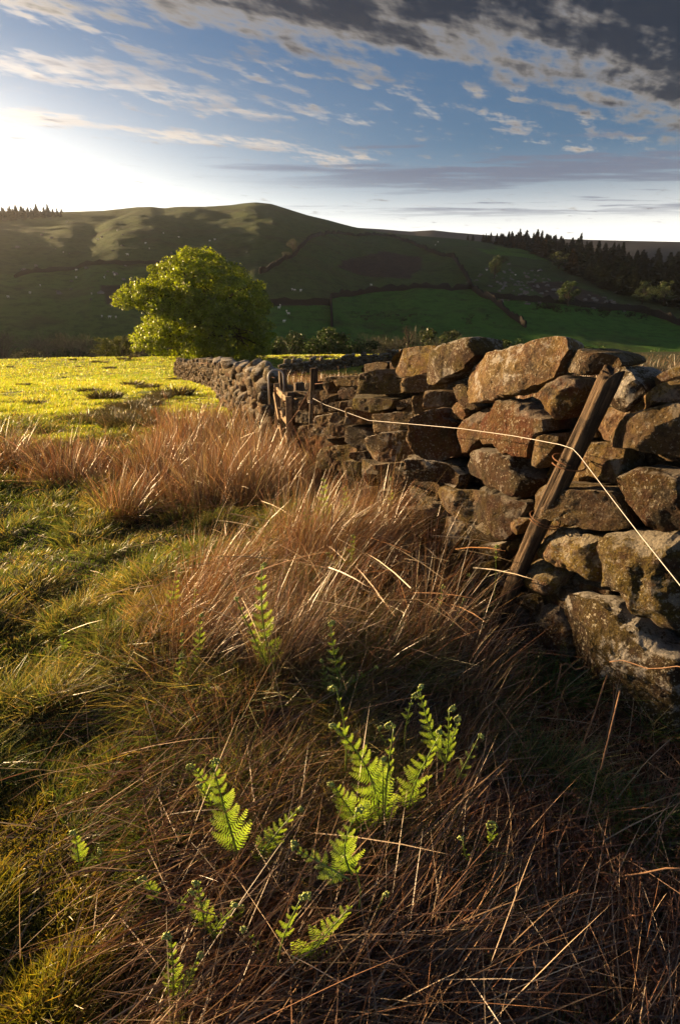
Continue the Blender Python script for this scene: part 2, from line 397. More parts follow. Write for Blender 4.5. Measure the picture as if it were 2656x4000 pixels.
for pf, cf in [([(1860, 975), (1950, 965), (2050, 975), (2170, 1020), (2020, 1005), (1900, 990)], (.085, .17, .022)),
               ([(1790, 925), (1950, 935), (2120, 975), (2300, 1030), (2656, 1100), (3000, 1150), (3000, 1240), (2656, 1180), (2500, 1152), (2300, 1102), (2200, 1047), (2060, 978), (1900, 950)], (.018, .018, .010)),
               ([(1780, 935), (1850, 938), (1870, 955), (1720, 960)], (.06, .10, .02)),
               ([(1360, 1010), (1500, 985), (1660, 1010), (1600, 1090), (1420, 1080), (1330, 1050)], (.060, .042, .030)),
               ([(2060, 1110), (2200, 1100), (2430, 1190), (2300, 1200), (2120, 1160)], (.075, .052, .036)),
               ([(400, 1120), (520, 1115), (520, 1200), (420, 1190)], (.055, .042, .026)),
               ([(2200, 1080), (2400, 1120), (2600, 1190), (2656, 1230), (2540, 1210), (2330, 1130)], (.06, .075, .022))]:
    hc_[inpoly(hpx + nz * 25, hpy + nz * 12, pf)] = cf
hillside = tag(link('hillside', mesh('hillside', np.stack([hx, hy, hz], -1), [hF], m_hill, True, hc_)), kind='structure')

# the far moor on the skyline
m_moor, t = material('heather_moor'); pos = t.new('ShaderNodeNewGeometry').outputs['Position']
out(t, principled(t, t.mix(t.ss(t.noise(pos, .012, 6, .65), .4, .65), (.045, .046, .046), (.072, .070, .062)), .95, None, .1))
mx_, my_, mF = polar(np.linspace(-95, 80, 260), np.linspace(620, 1300, 60))
mr = np.hypot(mx_, my_); mt = np.interp(np.degrees(np.arctan2(mx_, my_)), AZ2, TE2)
ms = np.clip((mr - 620) / 330, 0, 1)
mz = -30 + (EYE + mt * 950 + 30) * (ms * (1.25 - .25 * ms)) + fbm(np.stack([mx_ / 160, my_ / 160], -1), 4, 71) * 9 * (4 * ms * (1 - ms)) - np.clip(mr - 950, 0, None) * .2
moor = tag(link('moor', mesh('moor', np.stack([mx_, my_, mz], -1), [mF], m_moor, True)), kind='structure')

# ------------------------------------------------------------------ stone walls far off
m_fwall, t = material('far_wall_stone'); pos = t.new('ShaderNodeNewGeometry').outputs['Position']
out(t, principled(t, t.mix(t.noise(pos, 1.6, 4, .7), (.010, .009, .008), (.035, .030, .025)), .95, None, .1))
def field_wall(rows, label, hgt=1.7, wid=.9):
    P = np.array([spot(a, b, 80) for a, b in rows]); seg = np.r_[0, np.cumsum(np.linalg.norm(np.diff(P[:, :2], axis=0), axis=1))]
    n = max(int(seg[-1] / 2.2), 4); s = np.linspace(0, seg[-1], n); x = np.interp(s, seg, P[:, 0]); y = np.interp(s, seg, P[:, 1])
    kk = np.ones(5) / 5; x[2:-2] = np.convolve(x, kk, 'valid'); y[2:-2] = np.convolve(y, kk, 'valid')
    T = np.stack([np.gradient(x), np.gradient(y)], -1); T /= np.linalg.norm(T, axis=1, keepdims=True); N = np.stack([-T[:, 1], T[:, 0]], -1)
    z = height(x, y); top = z + hgt * (1 + .22 * rng.normal(size=n).clip(-1.6, 1.6)); gap = rng.random(n) < .05; top[gap] -= hgt * .5
    prof = [(-.5, -.6), (-.36, 1), (.36, 1), (.5, -.6)]
    V = np.stack([np.stack([x + N[:, 0] * wid * a, y + N[:, 1] * wid * a, (top if b == 1 else z - .6)], -1) for a, b in prof], 1).reshape(-1, 3)
    i = np.arange(n - 1)[:, None] * 4; F = np.vstack([np.concatenate([i + a, i + a + 1, i + 5 + a, i + 4 + a], 1) for a in range(3)] + [np.array([[0, 3, 2, 1], [n * 4 - 4, n * 4 - 3, n * 4 - 2, n * 4 - 1]])])
    o = link('field_wall', mesh('field_wall', V, [F.astype(np.int32)], m_fwall, False, origin=P[0])); o.location = P[0]
    return tag(o, label, 'stone wall', 'stone walls dividing the far hillside')
field_wall([(1016, 1070), (1084, 1038), (1152, 999), (1203, 941), (1253, 919), (1338, 915), (1423, 921), (1525, 924), (1609, 950), (1668, 982), (1711, 996), (1770, 1008)], 'long dark stone wall arching over the brown brow of the far hill')
field_wall([(1770, 1008), (1795, 1045), (1821, 1084), (1838, 1126), (1880, 1160), (1965, 1211), (2050, 1282)], 'dark stone wall running straight down the far slope between two green pastures', 1.9)
field_wall([(1050, 1193), (1120, 1193), (1200, 1194), (1287, 1193)], 'short level stone wall on the far slope just beside the big tree', 1.9)
field_wall([(1294, 1166), (1400, 1150), (1500, 1136), (1600, 1129), (1700, 1130), (1838, 1128)], 'gently curving stone wall along the top edge of the middle green pasture', 1.9)
field_wall([(1292, 1168), (1296, 1230), (1297, 1310)], 'stone wall dropping straight down to the valley trees between green pastures', 1.4)
field_wall([(1890, 1163), (2000, 1171), (2100, 1182), (2300, 1202), (2500, 1217), (2560, 1236), (2656, 1272), (2760, 1300)], 'stone wall below the boulder field on the right of the valley', 2.0)
field_wall([(60, 1085), (200, 1060), (330, 1041), (450, 1034), (520, 1032), (640, 1034)], 'faint stone wall crossing the hazy left hillside', 1.4)

# ------------------------------------------------------------------ trees far off
m_leafd = leaf_mat('far_foliage', .25, (1.1, 1.15, .6), .02)
m_bark, t = material('bark'); pos = t.new('ShaderNodeNewGeometry').outputs['Position']
out(t, principled(t, t.mix(t.noise(t.v('MULTIPLY', pos, (6, 6, 1.5)), 1.5, 5, .65), (.022, .017, .012), (.085, .066, .045)), .95, bump(t, t.noise(t.v('MULTIPLY', pos, (6, 6, 1.2)), 2.0, 4), .9, .05), .1))

def leafquads(C, size, out_dir=None, col=None, spread=.9):
    N = len(C); nrm = rng.normal(size=(N, 3)) * spread
    if out_dir is not None: nrm += out_dir
    nrm /= np.linalg.norm(nrm, axis=1, keepdims=True) + 1e-9
    a = np.cross(nrm, rng.normal(size=(N, 3))); a /= np.linalg.norm(a, axis=1, keepdims=True) + 1e-9; b = np.cross(nrm, a)
    s = (np.broadcast_to(size, (N,)) * (.7 + .6 * rng.random(N)))[:, None]
    V = np.stack([C - a * s * .5, C + b * s * .42 + nrm * s * .1, C + a * s * .5, C - b * s * .42 + nrm * s * .1], 1).reshape(-1, 3)
    F = (np.arange(N)[:, None] * 4 + np.arange(4)).astype(np.int32)
    return V, F, (np.repeat(col, 4, 0) if col is not None else None)

def round_tree_meshes(seed, n_cl=26, per=70, leaf=.30, base=(.030, .042, .014), squat=1.0, twiggy=False, open_=0.3):
    """a unit-ish broadleaf tree 8 m tall: trunk+limbs and leafy crown"""
    r = np.random.default_rng(seed); mb = MB()
    mb.tube([(0, 0, -.6), (.05, 0, .8), (.1, .05, 2.2), (.05, .1, 4.2)], [.30, .24, .18, .08], 6)
    cs = []
    for kx in range(n_cl):
        th = r.random() * 6.283; zz = 1.9 + 5.6 * r.random(); rr_ = (2.9 * squat) * math.sin(math.pi * min(max((zz - .6) / 7.6, .05), .95)) ** .7 * (.35 + .65 * math.sqrt(r.random()))
        c = np.array([rr_ * math.cos(th), rr_ * math.sin(th), zz]); cs.append(c)
        mb.tube([(.05, .05, min(zz * .5, 3.4)), c * (.5, .5, .8), c], [.09, .05, .015], 4, False)
    cs = np.array(cs); rad = .65 + .55 * r.random(n_cl)
    C = np.repeat(cs, per, 0); dd = r.normal(size=C.shape); dd /= np.linalg.norm(dd, axis=1, keepdims=True)
    C = C + dd * (np.repeat(rad, per) * r.random(len(C)) ** .45)[:, None]
    col = np.array(base) * (.65 + .7 * r.random((len(C), 1))) * np.repeat(.75 + .5 * r.random((n_cl, 1)), per, 0)
    if twiggy:
        Vt, Ft, Ct = blades(C, C + dd * .7 + (0, 0, .25), .035, 1, 0, col, col)
        crown = mesh('crown', Vt, Ft, m_leafd, False, Ct)
    else:
        V, F, Cc = leafquads(C, leaf, dd * .8, col); crown = mesh('crown', V, [F], m_leafd, False, Cc)
    V, Fs = mb.arr(); return mesh('trunk', V, Fs, m_bark, True), crown

def plant_tree(meshes, name, loc, hgt, wid, label, cat, group=None, rot=None):
    e = empty(name, loc); e.scale = (wid / 6.4, wid / 6.4, hgt / 8.2); e.rotation_euler = (0, 0, random.random() * 6 if rot is None else rot)
    link('trunk', meshes[0], e); link('crown', meshes[1], e); return tag(e, label, cat, group)

TV = [round_tree_meshes(100, 28, 80, .34, (.045, .068, .020)), round_tree_meshes(101, 24, 80, .36, (.055, .066, .026), 1.1), round_tree_meshes(102, 30, 60, .30, (.036, .054, .018), .85),
      round_tree_meshes(103, 26, 90, .3, (.085, .072, .055), 1.0, True), round_tree_meshes(104, 24, 90, .3, (.072, .066, .050), .85, True)]
T_yel = round_tree_meshes(105, 30, 110, .26, (.11, .115, .026), 1.05)
T_pale = round_tree_meshes(106, 30, 110, .26, (.07, .09, .03), 1.05)
T_grey = round_tree_meshes(107, 34, 130, .26, (.052, .056, .034), 1.2)
def g(x, y): return float(height(x, y))
def valley_tree(kind, px_, Y, hgt, wid, label, name='valley_tree', group='trees along the valley stream', cat='tree'):
    r_ = ray(px_, 1330); x = r_[0] / r_[1] * Y; return plant_tree(kind, name, (x, Y, g(x, Y) - .1), hgt, wid, label, cat, group)
LV = 'dark leafy tree in the shaded row along the valley stream'; LB = 'bare twiggy grey tree in the shaded row along the valley stream'
pxs = np.linspace(-120, 2760, 64)
for i, p_ in enumerate(pxs):
    p_ = p_ + random.uniform(-22, 22)
    if 520 < p_ < 1010 and i % 2: continue
    kd = [0, 3, 2, 4, 1, 0, 3][(i * 5 + i // 3) % 7]
    if 1240 < p_ < 1420: kd = 0
    if p_ < 560 and i % 4: kd = 3 + i % 2
    hh = random.uniform(6.0, 10.0) * (1.08 if p_ < 900 else .95) * (.8 if p_ > 2080 else 1)
    valley_tree(TV[kd], p_, random.uniform(94, 116), hh, hh * random.uniform(.75, 1.05), LB if kd > 2 else LV)
DENSE = {1250: 'dense dark green tree just right of the gate post, low in the valley', 1290: 'tall dense dark tree at the foot of the wall that drops straight down', 1430: 'dense dark tree in the valley halfway between gate and first coping stone', 1640: 'dense dark tree rising behind the rounded mossy coping stone',
         1720: 'tall dense dark tree behind the gap left of the pointed coping stone', 2090: 'dense dark tree behind the top of the largest coping slab', 2330: 'dense dark tree behind the coping stone right of the leaning post'}
for p_, Y in [(1290, 92), (1430, 90), (1640, 93), (1720, 92), (1250, 90), (2090, 92), (2330, 93)]:
    valley_tree(TV[0 if p_ % 4 else 1], p_, Y, 8.2 if p_ in (1290, 1720) else 6, 8, DENSE[p_], 'valley_tree', 'dense trees in front of the stream row')
for p_, Y in [(1440, 84), (1650, 84), (1560, 85), (1180, 84)]:
    valley_tree(T_grey, p_, Y, 3.2, 6.5, 'low grey-green bush at the foot of the valley trees', 'low_bush', 'low bushes in front of the valley trees', 'bush')
valley_tree(T_grey, 98, 82, 5.0, 4.8, 'rounded grey-green bush at the far left of the valley', 'rounded_bush', None, 'bush')
valley_tree(T_yel, 412, 66, 2.6, 3.3, 'sunlit yellow-green shrub behind the field crest left of the big tree', 'sunlit_shrub', None, 'shrub')
valley_tree(T_yel, 470, 68, 3.0, 3.2, 'taller sunlit olive shrub beside the big tree at the field crest', 'sunlit_shrub', None, 'shrub')
valley_tree(TV[3], 525, 72, 4.2, 3.0, 'thin twiggy bare shrub just behind the left edge of the big tree', 'twiggy_shrub', None, 'shrub')
valley_tree(T_pale, 2580, 104, 6.6, 5.2, 'pale green young tree low at the right edge above the wall', 'young_tree', None, 'tree')
def hill_tree(kind, px_, py_, hpx_, label, wr=.9, name='hillside_tree', cat='tree', group=None):
    p = spot(px_, py_, 90); h = hpx_ / FPX * math.hypot(p[0], p[1]); return plant_tree(kind, name, tuple(p - (0, 0, .2)), h, h * wr, label, cat, group)
hill_tree(T_pale, 2505, 1190, 72, 'round green tree below the plantation, left one of a pair', .95)
hill_tree(T_pale, 2588, 1195, 76, 'round green tree below the plantation, right one of a pair', .85)
hill_tree(TV[0], 2215, 1195, 80, 'dark tree among the boulders under the plantation', 1.0)
hill_tree(TV[1], 2180, 1050, 55, 'rounded bush at the plantation edge below the bright shoulder', 1.4, 'rounded_bush', 'bush')
hill_tree(TV[2], 1930, 1090, 80, 'dark ivy-clad tree beside the wall junction on the far slope', .7)
hill_tree(TV[3], 1145, 990, 50, 'bare tree beside the curving wall on the far hill', .8)
hill_tree(TV[4], 1120, 1020, 34, 'small bare thorn in the gully of the far hill', 1.2)
hill_tree(TV[1], 1965, 1030, 26, 'small dark thorn bush on the rough slope', 1.3, 'thorn_bush', 'bush')
hill_tree(TV[2], 2340, 1125, 38, 'small dark tree at the lower edge of the plantation', .8)

# conifers
m_need = leaf_mat('needles', .12, (1, 1.05, .6), .02)
def conifer_meshes(seed, col=(.016, .024, .010)):
    r = np.random.default_rng(seed); mb = MB(); mb.tube([(0, 0, -1), (0, 0, 10), (0, 0, 18.5)], [.28, .18, .03], 5)
    B, T_ = [], []
    for kx in range(30):
        z = 1.5 + 16.6 * kx / 29; L = 3.9 * (1 - (kx / 30) ** 1.6) + .25
        for j in range(13):
            th = r.random() * 6.283; l = L * (.65 + .5 * r.random()); b = np.array([0, 0, z + r.normal() * .25])
            B.append(b); T_.append(b + (l * math.cos(th), l * math.sin(th), -l * .28 + .15))
    B, T_ = np.array(B), np.array(T_); c = np.array(col) * (.6 + .8 * r.random((len(B), 1)))
    V, Fs, C = blades(B, T_, 1.5, 2, 0, c, c * 1.25, np.tile([0, 0, 1.0], (len(B), 1)) + r.normal(size=(len(B), 3)) * .35)
    Vt, Ft = mb.arr(); return mesh('trunk', Vt, Ft, m_bark, True), mesh('crown', V, Fs, m_need, False, C)
CV = [conifer_meshes(1), conifer_meshes(2, (.020, .024, .010)), conifer_meshes(3, (.014, .020, .010))]; C_sunlit = conifer_meshes(4, (.060, .042, .016))  # the russet kind has orange sunlight put into its needle colour
def conifer(kind, x, y, h, label, group):
    e = empty('conifer', (x, y, g(x, y) - .3)); e.scale = (h / 18.5 * random.uniform(1.2, 1.9),) * 2 + (h / 18.5,); e.rotation_euler = (0, 0, random.random() * 6)
    link('trunk', kind[0], e); link('crown', kind[1], e); return tag(e, label, 'conifer', group)
LC = 'dark spruce in the dense plantation on the right-hand hillside'
def row_pts(rows, n):
    rows = np.array(rows, float); s = np.r_[0, np.cumsum(np.linalg.norm(np.diff(rows, axis=0), axis=1))]; u = np.linspace(0, s[-1], n)
    return np.stack([np.interp(u, s, rows[:, 0]), np.interp(u, s, rows[:, 1])], -1)
LOW = [(1800, 932), (1900, 947), (1960, 962), (2050, 975), (2120, 1000), (2200, 1045), (2300, 1100), (2400, 1142), (2500, 1170), (2656, 1208), (2800, 1240)]
for lay in range(5):
    for i, (a, b) in enumerate(row_pts(LOW, 56)):
        a += random.uniform(-14, 14)
        top = np.interp(a, [1780, 1900, 2050, 2200, 2400, 2656, 2800], [928, 940, 960, 990, 1046, 1100, 1140])
        yy_ = b + (top - b) * (lay / 4.0) * .92 + random.uniform(-3, 3)
        p = spot(a, max(yy_, top + 2), 120); dist = math.hypot(p[0], p[1])
        warm = lay == 0 and (abs(a - 2120) < 28 or abs(a - 2020) < 22 or abs(a - 2240) < 18)
        hpx_ = np.interp(a, [1780, 1860, 1960, 2100, 2300, 2656], [18, 26, 44, 64, 80, 90]) * random.uniform(.65, 1.05)
        conifer(C_sunlit if warm else CV[(i + lay) % 3], p[0], p[1], hpx_ / FPX * dist, 'conifer on the near edge of the dark plantation, orange sunlight put into its colour' if warm else LC, 'sun-tinted conifers at the plantation edge' if warm else 'spruces of the right-hand plantation')
for i in range(64):
    a = -60 + 300 * i / 63 + random.uniform(-5, 5); p = spot(a, np.interp(a, [-60, 240], [862, 838]) + random.uniform(-8, 10), 120); dist = math.hypot(p[0], p[1])
    conifer(CV[i % 3], p[0], p[1], random.uniform(20, 38) * (.6 if a > 200 else 1) / FPX * dist, 'conifer on the hazy skyline at the left edge of the far hill', 'skyline conifers on the left')

# sheep, gorse and boulders on the far slopes
m_wool, t = material('wool'); out(t, principled(t, (.62, .58, .50), .95, None, .1))
def sheep_mesh():
    P = np.array([(-.62, 0, .72), (-.5, 0, .78), (-.2, 0, .80), (.2, 0, .80), (.45, 0, .80), (.62, 0, .92), (.80, 0, 1.0), (.98, 0, .88)]); rd = [.10, .28, .34, .33, .28, .17, .14, .06]
    mb = MB(); mb.tube(P, rd, 8)
    for sx in (-.38, .38):
        for sy in (-.15, .15): mb.tube([(sx, sy, .6), (sx + .02, sy, .35), (sx, sy, 0)], [.09, .055, .045], 5)
    V, Fs = mb.arr(); return mesh('grazing_sheep', V, Fs, m_wool, True)
SM = sheep_mesh()
SHEEP = [(1142, 1136), (1152, 1138), (1175, 1140), (1095, 1200), (1090, 1208), (1120, 1220), (1128, 1231), (1110, 1262), (1450, 1118), (300, 1090), (450, 1080), (445, 1070), (410, 1090), (360, 1152), (430, 1245), (455, 1245), (400, 1240), (700, 930), (585, 975), (500, 1000),
         (570, 955), (640, 915), (385, 940), (265, 870), (460, 905), (250, 990), (120, 1150), (160, 1120), (35, 1165), (1700, 960), (1900, 1060), (2012, 1078), (2100, 1062), (820, 945), (840, 940), (300, 1060), (1710, 948)]
for a, b in SHEEP:
    p = spot(a, b, 90); o = link('grazing_sheep', SM, None, tuple(p)); o.rotation_euler = (0, 0, random.random() * 6.28); s_ = random.uniform(.55, .8); o.scale = (s_,) * 3
    tag(o, 'tiny pale sheep grazing on the far hillside', 'sheep', 'sheep grazing on the far slopes')
def blob(seed, n=10, m=7, amp=.25):
    th, ph = np.meshgrid(np.arange(n) * 2 * np.pi / n, np.linspace(-1.45, 1.45, m)); P = np.stack([np.cos(th) * np.cos(ph), np.sin(th) * np.cos(ph), np.sin(ph)], -1).reshape(-1, 3)
    P *= (1 + amp * fbm(P * 1.6 + seed * 7.7, 2, seed))[:, None]
    i, j = np.meshgrid(np.arange(m - 1), np.arange(n), indexing='ij'); j2 = (j + 1) % n
    F = np.stack([i * n + j, i * n + j2, (i + 1) * n + j2, (i + 1) * n + j], -1).reshape(-1, 4).astype(np.int32)
    F2 = np.array([np.arange(n)[::-1], (m - 1) * n + np.arange(n)], np.int32)
    return P, [F, F2]
m_boul, t = material('pale_boulder'); pos = t.new('ShaderNodeNewGeometry').outputs['Position']
out(t, principled(t, t.mix(t.noise(pos, 2.5, 4, .7), (.06, .052, .044), (.22, .20, .18)), .95, None, .1))
BM = [mesh('boulder', *blob(s_, 9, 6, .5), m_boul, False) for s_ in range(4)]
for i in range(150):
    if i < 95: a, b = random.gauss(2040, 75), random.gauss(1110, 34)
    elif i < 120: a, b = random.gauss(2330, 70), random.gauss(1180, 18)
    else: a, b = random.uniform(20, 700), random.uniform(900, 1180)
    p = spot(a, b, 90); o = link('boulder', BM[i % 4], None, tuple(p)); s_ = random.uniform(.4, 1.1); o.scale = (s_, s_ * random.uniform(.6, 1.1), s_ * .7); o.rotation_euler = (0, 0, random.random() * 6)
    if i < 120: tag(o, 'pale boulder among the scree below the right-hand plantation', 'boulder', 'boulders on the scree slope')
    else: tag(o, 'pale boulder scattered on the hazy left hillside', 'boulder', 'boulders on the left hillside')
GB = [round_tree_meshes(200 + s_, 9, 34, .55, (.020, .022, .010), 1.25) for s_ in range(2)]
def scrub(a, b, h, label, grp):
    p = spot(a, b, 90); e = empty('scrub_bush', tuple(p - (0, 0, .3))); e.scale = (h / 4.6, h / 4.6, h / 8); e.rotation_euler = (0, 0, random.random() * 6); link('crown', random.choice(GB)[1], e); tag(e, label, 'bush', grp)
for i in range(60):
    if i < 16: a, b = random.gauss(1440, 30), random.gauss(1240, 8)
    elif i < 30: a, b = random.gauss(1565, 32), random.gauss(1246, 7)
    else: a, b = random.uniform(1310, 1960), random.uniform(1225, 1290)
    scrub(a, b, random.uniform(.6, 1.5), 'dark rush clump dotted over the middle green pasture', 'dark clumps on the middle pasture')
for i in range(60):
    a = random.uniform(2090, 2540); b = np.interp(a, [2090, 2250, 2540], [1200, 1222, 1235]) + random.gauss(0, 8)
    scrub(a, b, random.uniform(1.0, 2.2), 'brown bracken and gorse scrub along the wall under the scree', 'scrub along the lower right wall')

# ------------------------------------------------------------------ the dry stone wall beside us
m_stone, t = material('gritstone')
pos = t.new('ShaderNodeNewGeometry').outputs['Position']
rnd = t.new('ShaderNodeObjectInfo').outputs['Random']
pv = t.v('ADD', pos, t.xyz(t.m('MULTIPLY', rnd, 37.0), t.m('MULTIPLY', rnd, 11.0), 0.0))
def oattr(nm): a = t.new('ShaderNodeAttribute'); a.attribute_type = 'OBJECT'; a.attribute_name = nm; return a.outputs['Fac']
sa, sb, sg = t.noise(pv, 5.0, 5, .6), t.noise(pv, 22.0, 5, .7), t.noise(pv, 110.0, 4, .75)
base_c = t.mix(t.ss(sa, .35, .65), (.050, .038, .027), (.15, .11, .068)); base_c = t.mix(t.ss(sb, .42, .68), base_c, (.24, .18, .10))
base_c = t.mix(t.m('MULTIPLY', t.ss(sg, .45, .68), .75), base_c, (.035, .026, .020))
rust_f = t.m('MULTIPLY', t.ss(t.noise(t.v('ADD', pv, (5, 5, 5)), 6.5, 5, .65), .34, .56), t.m('ADD', t.m('MULTIPLY', oattr('rust'), .9), .02), clamp=True)
base_c = t.mix(rust_f, base_c, t.mix(sb, (.085, .024, .009), (.26, .080, .026)))
upz = t.m('MAXIMUM', t.sep(t.new('ShaderNodeNewGeometry').outputs['Normal'])[2], 0.0)
moss_f = t.m('MULTIPLY', t.ss(t.m('ADD', t.noise(t.v('ADD', pv, (9, 2, 4)), 9.0, 6, .75), t.m('MULTIPLY', upz, .12)), .43, .60), t.m('ADD', oattr('moss'), .18), clamp=True)
base_c = t.mix(moss_f, base_c, t.mix(t.ss(sg, .35, .65), (.075, .058, .010), (.30, .225, .040)))
base_c = t.mix(1.0, base_c, t.ramp(t.m('FRACT', t.m('MULTIPLY', rnd, 7.13)), [(0, (.34, .33, .32)), (.35, (.58, .56, .54)), (.7, (.84, .80, .76)), (1, (1.1, 1.04, .97))]), 'MULTIPLY')
pale_n = t.noise(t.v('ADD', pv, (1, 8, 3)), 5.5, 6, .78)
pale_f = t.m('MULTIPLY', t.ss(t.m('ADD', pale_n, t.m('MULTIPLY', upz, .14)), .55, .64), t.m('ADD', t.m('MULTIPLY', oattr('pale'), 1.3), .18), clamp=True)
base_c = t.mix(pale_f, base_c, t.mix(sg, (.20, .185, .155), (.52, .48, .42)))
fleck = t.ss(t.noise(t.v('ADD', pv, (3, 3, 9)), 75.0, 3, .6), .56, .66)
base_c = t.mix(t.m('MULTIPLY', t.m('MULTIPLY', fleck, t.ss(sa, .38, .6)), t.m('ADD', .45, oattr('pale')), clamp=True), base_c, (.42, .38, .28))
base_c = t.mix(t.m('MULTIPLY', t.ss(t.noise(pv, 60.0, 4, .7), .54, .70), .7), base_c, (.022, .016, .012))
hgt = t.m('ADD', t.m('ADD', t.m('MULTIPLY', sa, .8), t.m('MULTIPLY', sb, .55)), t.m('MULTIPLY', sg, .38))
pit = t.ss(t.voro(pv, 30.0).outputs['Distance'], .0, .30)
hgt = t.m('ADD', hgt, t.m('MULTIPLY', pit, .18))
out(t, principled(t, base_c, .92, bump(t, hgt, 1.0, .045), .18))

WC = np.array([(2.5, .35), (2.0, .98), (1.34, 1.79), (1.02, 2.3), (.78, 2.9), (.56, 3.5), (.27, 4.25), (-.07, 5.3), (-.47, 6.5), (-.95, 7.9), (-1.6, 9.7)])
def catmull(c, n=60):
    o = []
    for i in range(1, len(c) - 2):
        p0, p1, p2, p3 = c[i - 1:i + 3]
        for u in np.linspace(0, 1, n, endpoint=False): o.append(.5 * ((2 * p1) + (-p0 + p2) * u + (2 * p0 - 5 * p1 + 4 * p2 - p3) * u * u + (-p0 + 3 * p1 - 3 * p2 + p3) * u ** 3))
    o.append(c[-2]); return np.array(o)
class Line:
    """plan curve of a wall's front face, by arc length"""
    def __init__(s, c): s.C = catmull(np.asarray(c, float)); s.L = np.r_[0, np.cumsum(np.linalg.norm(np.diff(s.C, axis=0), axis=1))]; s.len = s.L[-1]
    def pos(s, a): return np.stack([np.interp(a, s.L, s.C[:, 0]), np.interp(a, s.L, s.C[:, 1])], -1)
    def nrm(s, a):
        q_ = s.pos(np.clip(a + .05, 0, s.len)) - s.pos(np.clip(a - .05, 0, s.len)); q_ = q_ / (np.linalg.norm(q_, axis=-1, keepdims=True) + 1e-9); return np.stack([-q_[..., 1], q_[..., 0]], -1)
    def surf(s, a, z, off=0.0, batter=.09):
        p = s.pos(a) + s.nrm(a) * (np.asarray(off) - batter * z)[..., None]; return np.concatenate([p, np.asarray(z)[..., None]], -1)
WALL = Line(WC)

def poly_radius(poly, cen, th):
    """distance from cen to the outline in each direction"""
    P = np.asarray(poly) - cen; Q = np.roll(P, -1, 0); dd_ = np.stack([np.cos(th), np.sin(th)], -1); best = np.zeros(len(th))
    for (ax, ay), (bx, by) in zip(P, Q):
        ex, ey = bx - ax, by - ay; den = dd_[:, 0] * ey - dd_[:, 1] * ex; den = np.where(np.abs(den) < 1e-9, 1e-9, den)
        tt = (ax * ey - ay * ex) / den; uu = (ax * dd_[:, 1] - ay * dd_[:, 0]) / den
        best = np.where((tt > 0) & (uu >= -1e-4) & (uu <= 1 + 1e-4), np.maximum(best, tt), best)
    return np.where(best <= 0, best[best > 0].mean() if (best > 0).any() else .1, best)

def stone_mesh(poly, prot, depth, seed, ridge=None, flat=False, rnd_=False, nth=64, amp=1.0, line=WALL):
    r = np.random.default_rng(seed); P = np.asarray(poly, float)
    x, y = P[:, 0], P[:, 1]; x1, y1 = np.roll(x, -1), np.roll(y, -1); cr = x * y1 - x1 * y; A = cr.sum() / 2
    cen = np.array([((x + x1) * cr).sum() / (6 * A), ((y + y1) * cr).sum() / (6 * A)])
    th = np.linspace(0, 2 * np.pi, nth, endpoint=False); rad = poly_radius(P, cen, th)
    rad = rad * .975
    size = rad.mean()
    rho = np.array([0.04, .12, .22, .32, .42, .52, .62, .71, .79, .86, .91, .95, .98, 1.0, 1.0, .96, .84, .62, .35])
    kf = 13
    pw = 2.6 if rnd_ else 14.0
    dome = (.55 if rnd_ else (.14 if flat else .24)) * size + .02 + (.10 if ridge is not None and ridge[2] > .4 else 0)
    bulge = dome * (np.maximum(1 - rho[:kf + 1] ** pw, 0)) ** (1 / (2.0 if rnd_ else 1.7))
    wz = np.r_[bulge, -depth * .12, -depth * .4, -depth * .75, -depth, -depth]
    S = cen[0] + np.cos(th)[None] * rad[None] * rho[:, None]; Z = cen[1] + np.sin(th)[None] * rad[None] * rho[:, None]
    W = np.repeat(wz[:, None], nth, 1)
    # cleft faces: the front is cut by a few planes
    top = dome
    us, uz = (S - cen[0]), (Z - cen[1])
    planes = []
    if ridge is not None:
        f, sl, sr = ridge; sx = P[:, 0].min() + f * np.ptp(P[:, 0]) - cen[0]
        planes += [top + sr * (us - sx), top - sl * (us - sx)]
    for _ in range(3 if flat else 4):
        a = r.random() * 6.283; kx = r.uniform(.25, .9) * (.45 if flat else 1); o_ = r.uniform(.05, .7) * size
        planes.append(top * 1.02 - kx * (us * math.cos(a) + uz * math.sin(a) - o_))
    if not rnd_:
        for pl in planes: W[:kf + 1] = np.minimum(W[:kf + 1], pl[:kf + 1])
        W[:kf + 1] = np.maximum(W[:kf + 1], -depth * (.30 if ridge is not None else .10))
    V = line.surf(S.ravel(), Z.ravel(), (W + prot).ravel())
    V = np.vstack([V, line.surf(np.array([cen[0]]), np.array([cen[1]]), np.array([W[0].mean() + prot])), line.surf(np.array([cen[0]]), np.array([cen[1]]), np.array([prot - depth]))])
    ctr = V.mean(0); dirn = V - ctr; dirn /= np.linalg.norm(dirn, axis=1, keepdims=True) + 1e-9
    am = amp * min(size / .13, 1.6)
    V = V + dirn * (fbm(V / .11 + seed, 3, 3) * .013 + fbm(V / .028 + seed, 3, 7) * .009 + (fbm(V / .05, 2, 13) * .012 if rnd_ else 0))[:, None] * am
    nr = len(rho); i, j = np.meshgrid(np.arange(nr - 1), np.arange(nth), indexing='ij'); j2 = (j + 1) % nth
    F4 = np.stack([i * nth + j, i * nth + j2, (i + 1) * nth + j2, (i + 1) * nth + j], -1).reshape(-1, 4)
    a = np.arange(nth); b = (a + 1) % nth; c0, c1 = nr * nth, nr * nth + 1
    F3 = np.vstack([np.stack([np.full(nth, c0), b, a], -1), np.stack([np.full(nth, c1), (nr - 1) * nth + a, (nr - 1) * nth + b], -1)])
    return V, [F4[:, ::-1].astype(np.int32).copy(), F3[:, ::-1].astype(np.int32).copy()], ctr

